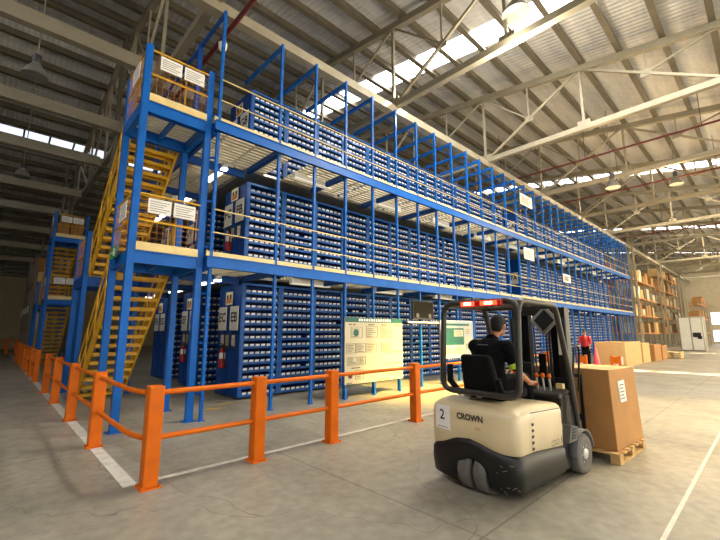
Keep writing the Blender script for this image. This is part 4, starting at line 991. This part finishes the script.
# ================================================================== BACKGROUND RIGHT
def crate(x0, x1, y0, y1, h, label, m_='carton', z0=0, pallet=True, grp='cartons parked on the far floor', tape=True):
    t = thing('carton', label, 'carton', ((x0+x1)/2, (y0+y1)/2, z0), 0, grp)
    MB().box(x0, x1, y0, y1, z0, z0+h).build('box', m_, t, bevel=.02)
    if tape: MB().box(x0-.004, x1+.004, (y0+y1)/2-.05, (y0+y1)/2+.05, z0+h, z0+h+.006).box(x0-.006, x0, (y0+y1)/2-.05, (y0+y1)/2+.05, z0+h*.7, z0+h).build('tape', 'carton_pale', t)
    return t
crate(22.2, 25.4, 5.0, 6.3, 1.15, 'long tan carton beyond the forklift load, nearest of the row', 'carton_pale')
crate(25.5, 27.2, 4.95, 6.2, 1.05, 'tan carton second in the row on the far floor', 'carton_pale')
crate(27.6, 29.4, 4.8, 6.0, .92, 'darker brown carton third in the row on the far floor', 'carton')
crate(29.5, 31.0, 4.75, 5.9, .86, 'brown carton fourth in the row on the far floor', 'carton')
def flat_pallet(x, y, h, label):
    t = thing('pallet', label, 'pallet', (x, y, 0), 0, 'pallets on the far floor')
    for k in range(int(h/.14)):
        for yy in (-.5, 0, .5): MB().box(x-.55, x+.55, y+yy-.05, y+yy+.05, .14*k, .14*k+.1).build('bearer', 'wood', t)
        MB().box(x-.6, x+.6, y-.55, y+.55, .14*k+.1, .14*k+.135).build('deck_board', 'rail_yellow', t)
flat_pallet(31.9, 4.7, .5, 'short stack of yellow pallets at the end of the carton row')
def barrier(x, y, label, w_=.5, h=.62):
    t = thing('barrier', label, 'barrier', (x, y, 0), 0, 'orange barriers beyond the forklift load')
    for s in (-1, 1): MB().box(x-.05, x+.05, y+s*w_/2-.05, y+s*w_/2+.05, 0, h).build('post', 'orange', t)
    MB().box(x-.025, x+.025, y-w_/2, y+w_/2, h-.35, h-.05).build('panel', 'orange', t)
barrier(19.9, 6.2, 'orange barrier left of the red cone near the far cartons', .3); barrier(20.2, 4.95, 'orange barrier right of the red cone near the far cartons', .3)
s_ = MB().box(21.6, 21.63, 5.0, 5.5, .15, .5).box(21.63, 21.66, 5.2, 5.3, 0, .4).build('small_sign', 'paper'); tag(s_, 'small white sign standing in front of the tan carton', 'sign')
def cone(x, y, label, h=.95):
    t = thing('traffic_cone', label, 'traffic cone', (x, y, 0), 0, 'red traffic cones')
    MB().box(x-.2, x+.2, y-.2, y+.2, 0, .04).build('base', 'black', t)
    MB().lathe([(.16, .04), (.03, h), (.01, h+.01)], (x, y, 0), n=16).build('cone', 'pink', t)
    MB().lathe([(.105, h*.42), (.08, h*.62)], (x, y, 0), n=16).build('reflective_band', 'paper', t)
cone(20.4, 7.15, 'red traffic cone left of the two near the far cartons', 1.0); cone(20.7, 5.85, 'red traffic cone between the orange barriers', .9)
# distant worker
wx, wy = 21.5, 6.5
wk = MB()
wk.cap((wx, wy-.09, .06), (wx, wy-.09, .85), .06, .085).cap((wx, wy+.09, .06), (wx+.05, wy+.09, .85), .06, .085).ell((wx, wy, .92), (.12, .17, .14)).cap((wx, wy, .95), (wx, wy, 1.32), .13, .15).cap((wx, wy-.17, 1.38), (wx, wy+.17, 1.38), .06, .06).cap((wx, wy, 1.4), (wx, wy, 1.5), .055, .05).ell((wx, wy, 1.61), (.09, .08, .115)).ell((wx-.085, wy, 1.6), (.02, .015, .02))
for s in (-1, 1):
    wk.cap((wx, wy+s*.2, 1.38), (wx-.03, wy+s*.25, 1.1), .05, .042).cap((wx-.03, wy+s*.25, 1.1), (wx-.14, wy+s*.22, .9), .04, .028).ell((wx-.16, wy+s*.22, .84), (.025, .03, .05)).cap((wx-.05, wy+s*.09, .045), (wx-.18, wy+s*.09, .04), .045, .038)
pw = bake(wk, 'person', 'skin', .014, 3); tag(pw, 'person in red shirt standing by the rack beyond the cartons', 'person')
def wcloth(mb, n, m_): o = bake(mb, n, m_, .016, 3); o.parent = pw; o.location = o.location-pw.location; return o
ws = MB().cap((wx, wy, .92), (wx, wy, 1.32), .14, .155).cap((wx, wy-.14, 1.38), (wx, wy+.14, 1.38), .075, .075)
for s in (-1, 1): ws.cap((wx, wy+s*.2, 1.38), (wx-.03, wy+s*.25, 1.12), .068, .06)
wcloth(ws, 'shirt', 'red'); wt = MB().ell((wx, wy, .9), (.145, .19, .14))
for s in (-1, 1): wt.cap((wx, wy+s*.09, .12), (wx+.02, wy+s*.09, .85), .08, .105)
wcloth(wt, 'trousers', 'shirt'); wcloth(MB().ell((wx+.012, wy, 1.645), (.098, .09, .095)), 'hair', 'hair')
# far pallet racks
def pallet_rack(x, y, nb_, nl, label, dirx=True, bw=2.7, lh=1.65, col='truss', fill=.75, seed=1, dep=1.0):
    t = thing('pallet_rack', label, 'pallet rack', (x, y, 0), 0, 'pallet racks in the distance'); rr = random.Random(seed); H = nl*lh+.4
    for k in range(nb_+1):
        m = MB(); xx = x+k*bw
        for yy in (y, y+dep): m.box(xx-.05, xx+.05, yy-.05, yy+.05, 0, H)
        z = .3
        while z < H-1: m.bar((xx, y, z), (xx, y+dep, z+.8), .04, .04); z += .8
        m.build('upright_frame', col, t)
    for l in range(nl):
        z = (l+1)*lh-.2
        for k in range(nb_):
            m = MB()
            for yy in (y, y+dep): m.box(x+k*bw+.05, x+(k+1)*bw-.05, yy-.04, yy+.04, z, z+.13)
            m.build('beam', 'wire_orange', t)
            for j in range(2):
                if rr.random() < fill:
                    h = rr.uniform(.6, 1.15); c = MB().box(x+k*bw+.18+j*1.25, x+k*bw+1.28+j*1.25, y+.05, y+dep-.05, z+.13, z+.13+h).build('pallet_load', rr.choice(['carton', 'carton_pale', 'board_cream', 'carton']))
                    tag(c, 'goods on the distant pallet racks beyond the blue shelving', 'pallet load', 'pallet loads on the distant racks')
    return t
pallet_rack(41.2, 11.5, 4, 5, 'beige pallet rack just past the end of the blue shelving', seed=2)
pallet_rack(41.2, 8.4, 4, 4, 'beige pallet rack in front row past the blue shelving', seed=3)
pallet_rack(56, 8.6, 5, 5, 'tall beige pallet rack in the distance', seed=4)
pallet_rack(58, 5.6, 3, 3, 'low pallet rack nearer the aisle in the distance', seed=9)
# wrapped grey machine cabinet and end wall windows
cab = thing('machine_cabinet', 'tall pale grey machine cabinet with black emblem at the far end', 'cabinet', (46.1, 5.05, 0))
MB().box(45, 47.2, 4.2, 5.9, 0, 3.0).build('body', 'galv', cab, bevel=.05)
MB().box(44.96, 45, 4.3, 5.0, .1, 2.9).build('door', 'white', cab); MB().box(44.96, 45, 5.1, 5.8, .1, 2.9).build('door', 'white', cab)
em = MB().box(44.93, 44.955, 4.4, 4.95, 1.2, 1.6).box(44.93, 44.955, 4.35, 4.65, 1.05, 1.3); em.build('emblem', 'ink', cab)
for k in range(2):
    o = MB().box(74.9, 74.98, 2.6, 6.0, 2.7-2.4*k, 4.4-2.5*k).build('window_%d' % (7+k), 'window_light'); struct(o, 'bright window in the distant end wall')
# ------------------------------------------------------------------ left distance: racks along the left wall line
t = pallet_rack(1.75, 38.5, 1, 4, 'dark pallet rack at the far end of the left aisle', col='purlin', bw=2.7, seed=6)
for i, (yy, z) in enumerate(((31, 3.0), (33, 3.0), (35, 3.0), (37, 2.9))):
    s = MB().box(1.52, 1.56, yy-.16, yy+.16, z-.2, z+.2).build('hanging_notice', 'paper'); tag(s, 'white notice hung on the %s post of the left aisle rack' % ORD[i], 'notice', 'white notices down the left aisle')
    MB().box(1.56, 1.64, yy-.02, yy+.02, z-.1, z+.1).build('bracket', 'grey', s)
lf = thing('rack_frame', 'grey rack frame with orange beams lining the far left aisle', 'rack', (1.7, 31, 0))
for yy in (31, 33, 35, 37):
    MB().box(1.64, 1.76, yy-.06, yy+.06, 0, 6.3).build('column', 'purlin', lf); MB().box(2.7, 2.8, yy-.05, yy+.05, 0, 6.3).build('column', 'purlin', lf)
for z in (1.7, 3.05, 4.6): MB().box(1.66, 1.74, 31, 37, z-.06, z+.06).build('beam', 'wire_orange', lf)
rr = random.Random(11); n_ = 0
for yy in (31.1, 33.1, 35.1):
    for z in (.0, 1.8, 3.16, 4.7):
        h = rr.uniform(.6, 1.1); o = MB().box(1.8, 2.66, yy+.1, yy+1.7, z, z+h).build('carton', rr.choice(['carton', 'board_cream', 'carton_pale']), bevel=.01)
        tag(o, 'carton stacked in the grey rack lining the far left aisle', 'carton', 'cartons in the left aisle rack')

# ------------------------------------------------------------------ high-bay lamps
def high_bay(x, y, z, label, zt, e=0, r=.28):
    t = thing('pendant_lamp', label, 'lamp', (x, y, z), 0, 'high bay pendant lamps')
    MB().lathe([(r, 0), (r*.98, .02), (r*.72, .2), (r*.36, .36), (r*.3, .4)], (x, y, z), n=22).build('lamp_shade', 'galv', t)
    MB().lathe([(.09, .38), (.1, .42), (.1, .62), (.04, .66)], (x, y, z), n=14).build('ballast', 'grey', t)
    MB().lathe([(r*.9, .012), (r*.9, .018)], (x, y, z), n=22).build('diffuser', 'tube_light' if e else 'galv', t)
    MB().tube([(x, y, z+.64), (x, y, zt)], .018, 6).build('rod', 'truss', t)
    if e: lamp('high_bay_light', 'POINT', (x, y, z-1.0), e, (1, .9, .72) if x < 12 else (1, .68, .32), shadow_soft_size=.25)
high_bay(9.15, 3.7, 9.9, 'big high bay lamp under the nearest skylight strip', 11.6, 900, .36)
high_bay(19.5, 4.2, 8.0, 'white high bay lamp on a long rod below the second truss', 11.7, 320, .3)
high_bay(24, 2.5, 8.9, 'high bay lamp in front of the second skylight strip', 11.4, 280, .3)
high_bay(.14, 13.0, 8.5, 'round high bay lamp in the dark left bay', 12.9, 0, .3)
high_bay(.3, 22, 8.4, 'farther high bay lamp in the dark left bay', 13.0, 0, .3)
# added unseen fill lamp for the warm floor patch before the rack
ft = thing('fill_floodlight', 'unseen warm fill lamp added under the near roof truss', 'light', (9.15, -1.5, 8.8))
MB().box(8.95, 9.35, -1.65, -1.35, 8.8, 9.0).build('housing', 'grey', ft); MB().box(8.97, 9.33, -1.63, -1.37, 8.79, 8.799).build('lens', 'tube_light', ft); MB().box(9.1, 9.2, -1.55, -1.45, 9.0, 9.1).build('bracket', 'truss', ft)
lamp('flood_fill', 'SPOT', (9.15, -1.5, 8.7), 44000, (1, .70, .14), aim=(9.6, 6.5, 0), spot_size=R(30), spot_blend=.9, shadow_soft_size=.3)
f2 = thing('fill_floodlight', 'second unseen warm fill lamp added over the forklift aisle', 'light', (15.35, -3.0, 8.8))  # added out of view to warm the floor by the forklift
MB().box(15.15, 15.55, -3.15, -2.85, 8.8, 9.0).build('housing', 'grey', f2); MB().box(15.17, 15.53, -3.13, -2.87, 8.79, 8.799).build('lens', 'tube_light', f2); MB().box(15.3, 15.4, -3.05, -2.95, 9.0, 9.1).build('bracket', 'truss', f2)
lamp('flood_fill', 'SPOT', (15.35, -3.0, 8.7), 5200, (1, .70, .14), aim=(9.5, 1.6, 0), spot_size=R(44), spot_blend=.9, shadow_soft_size=.3)
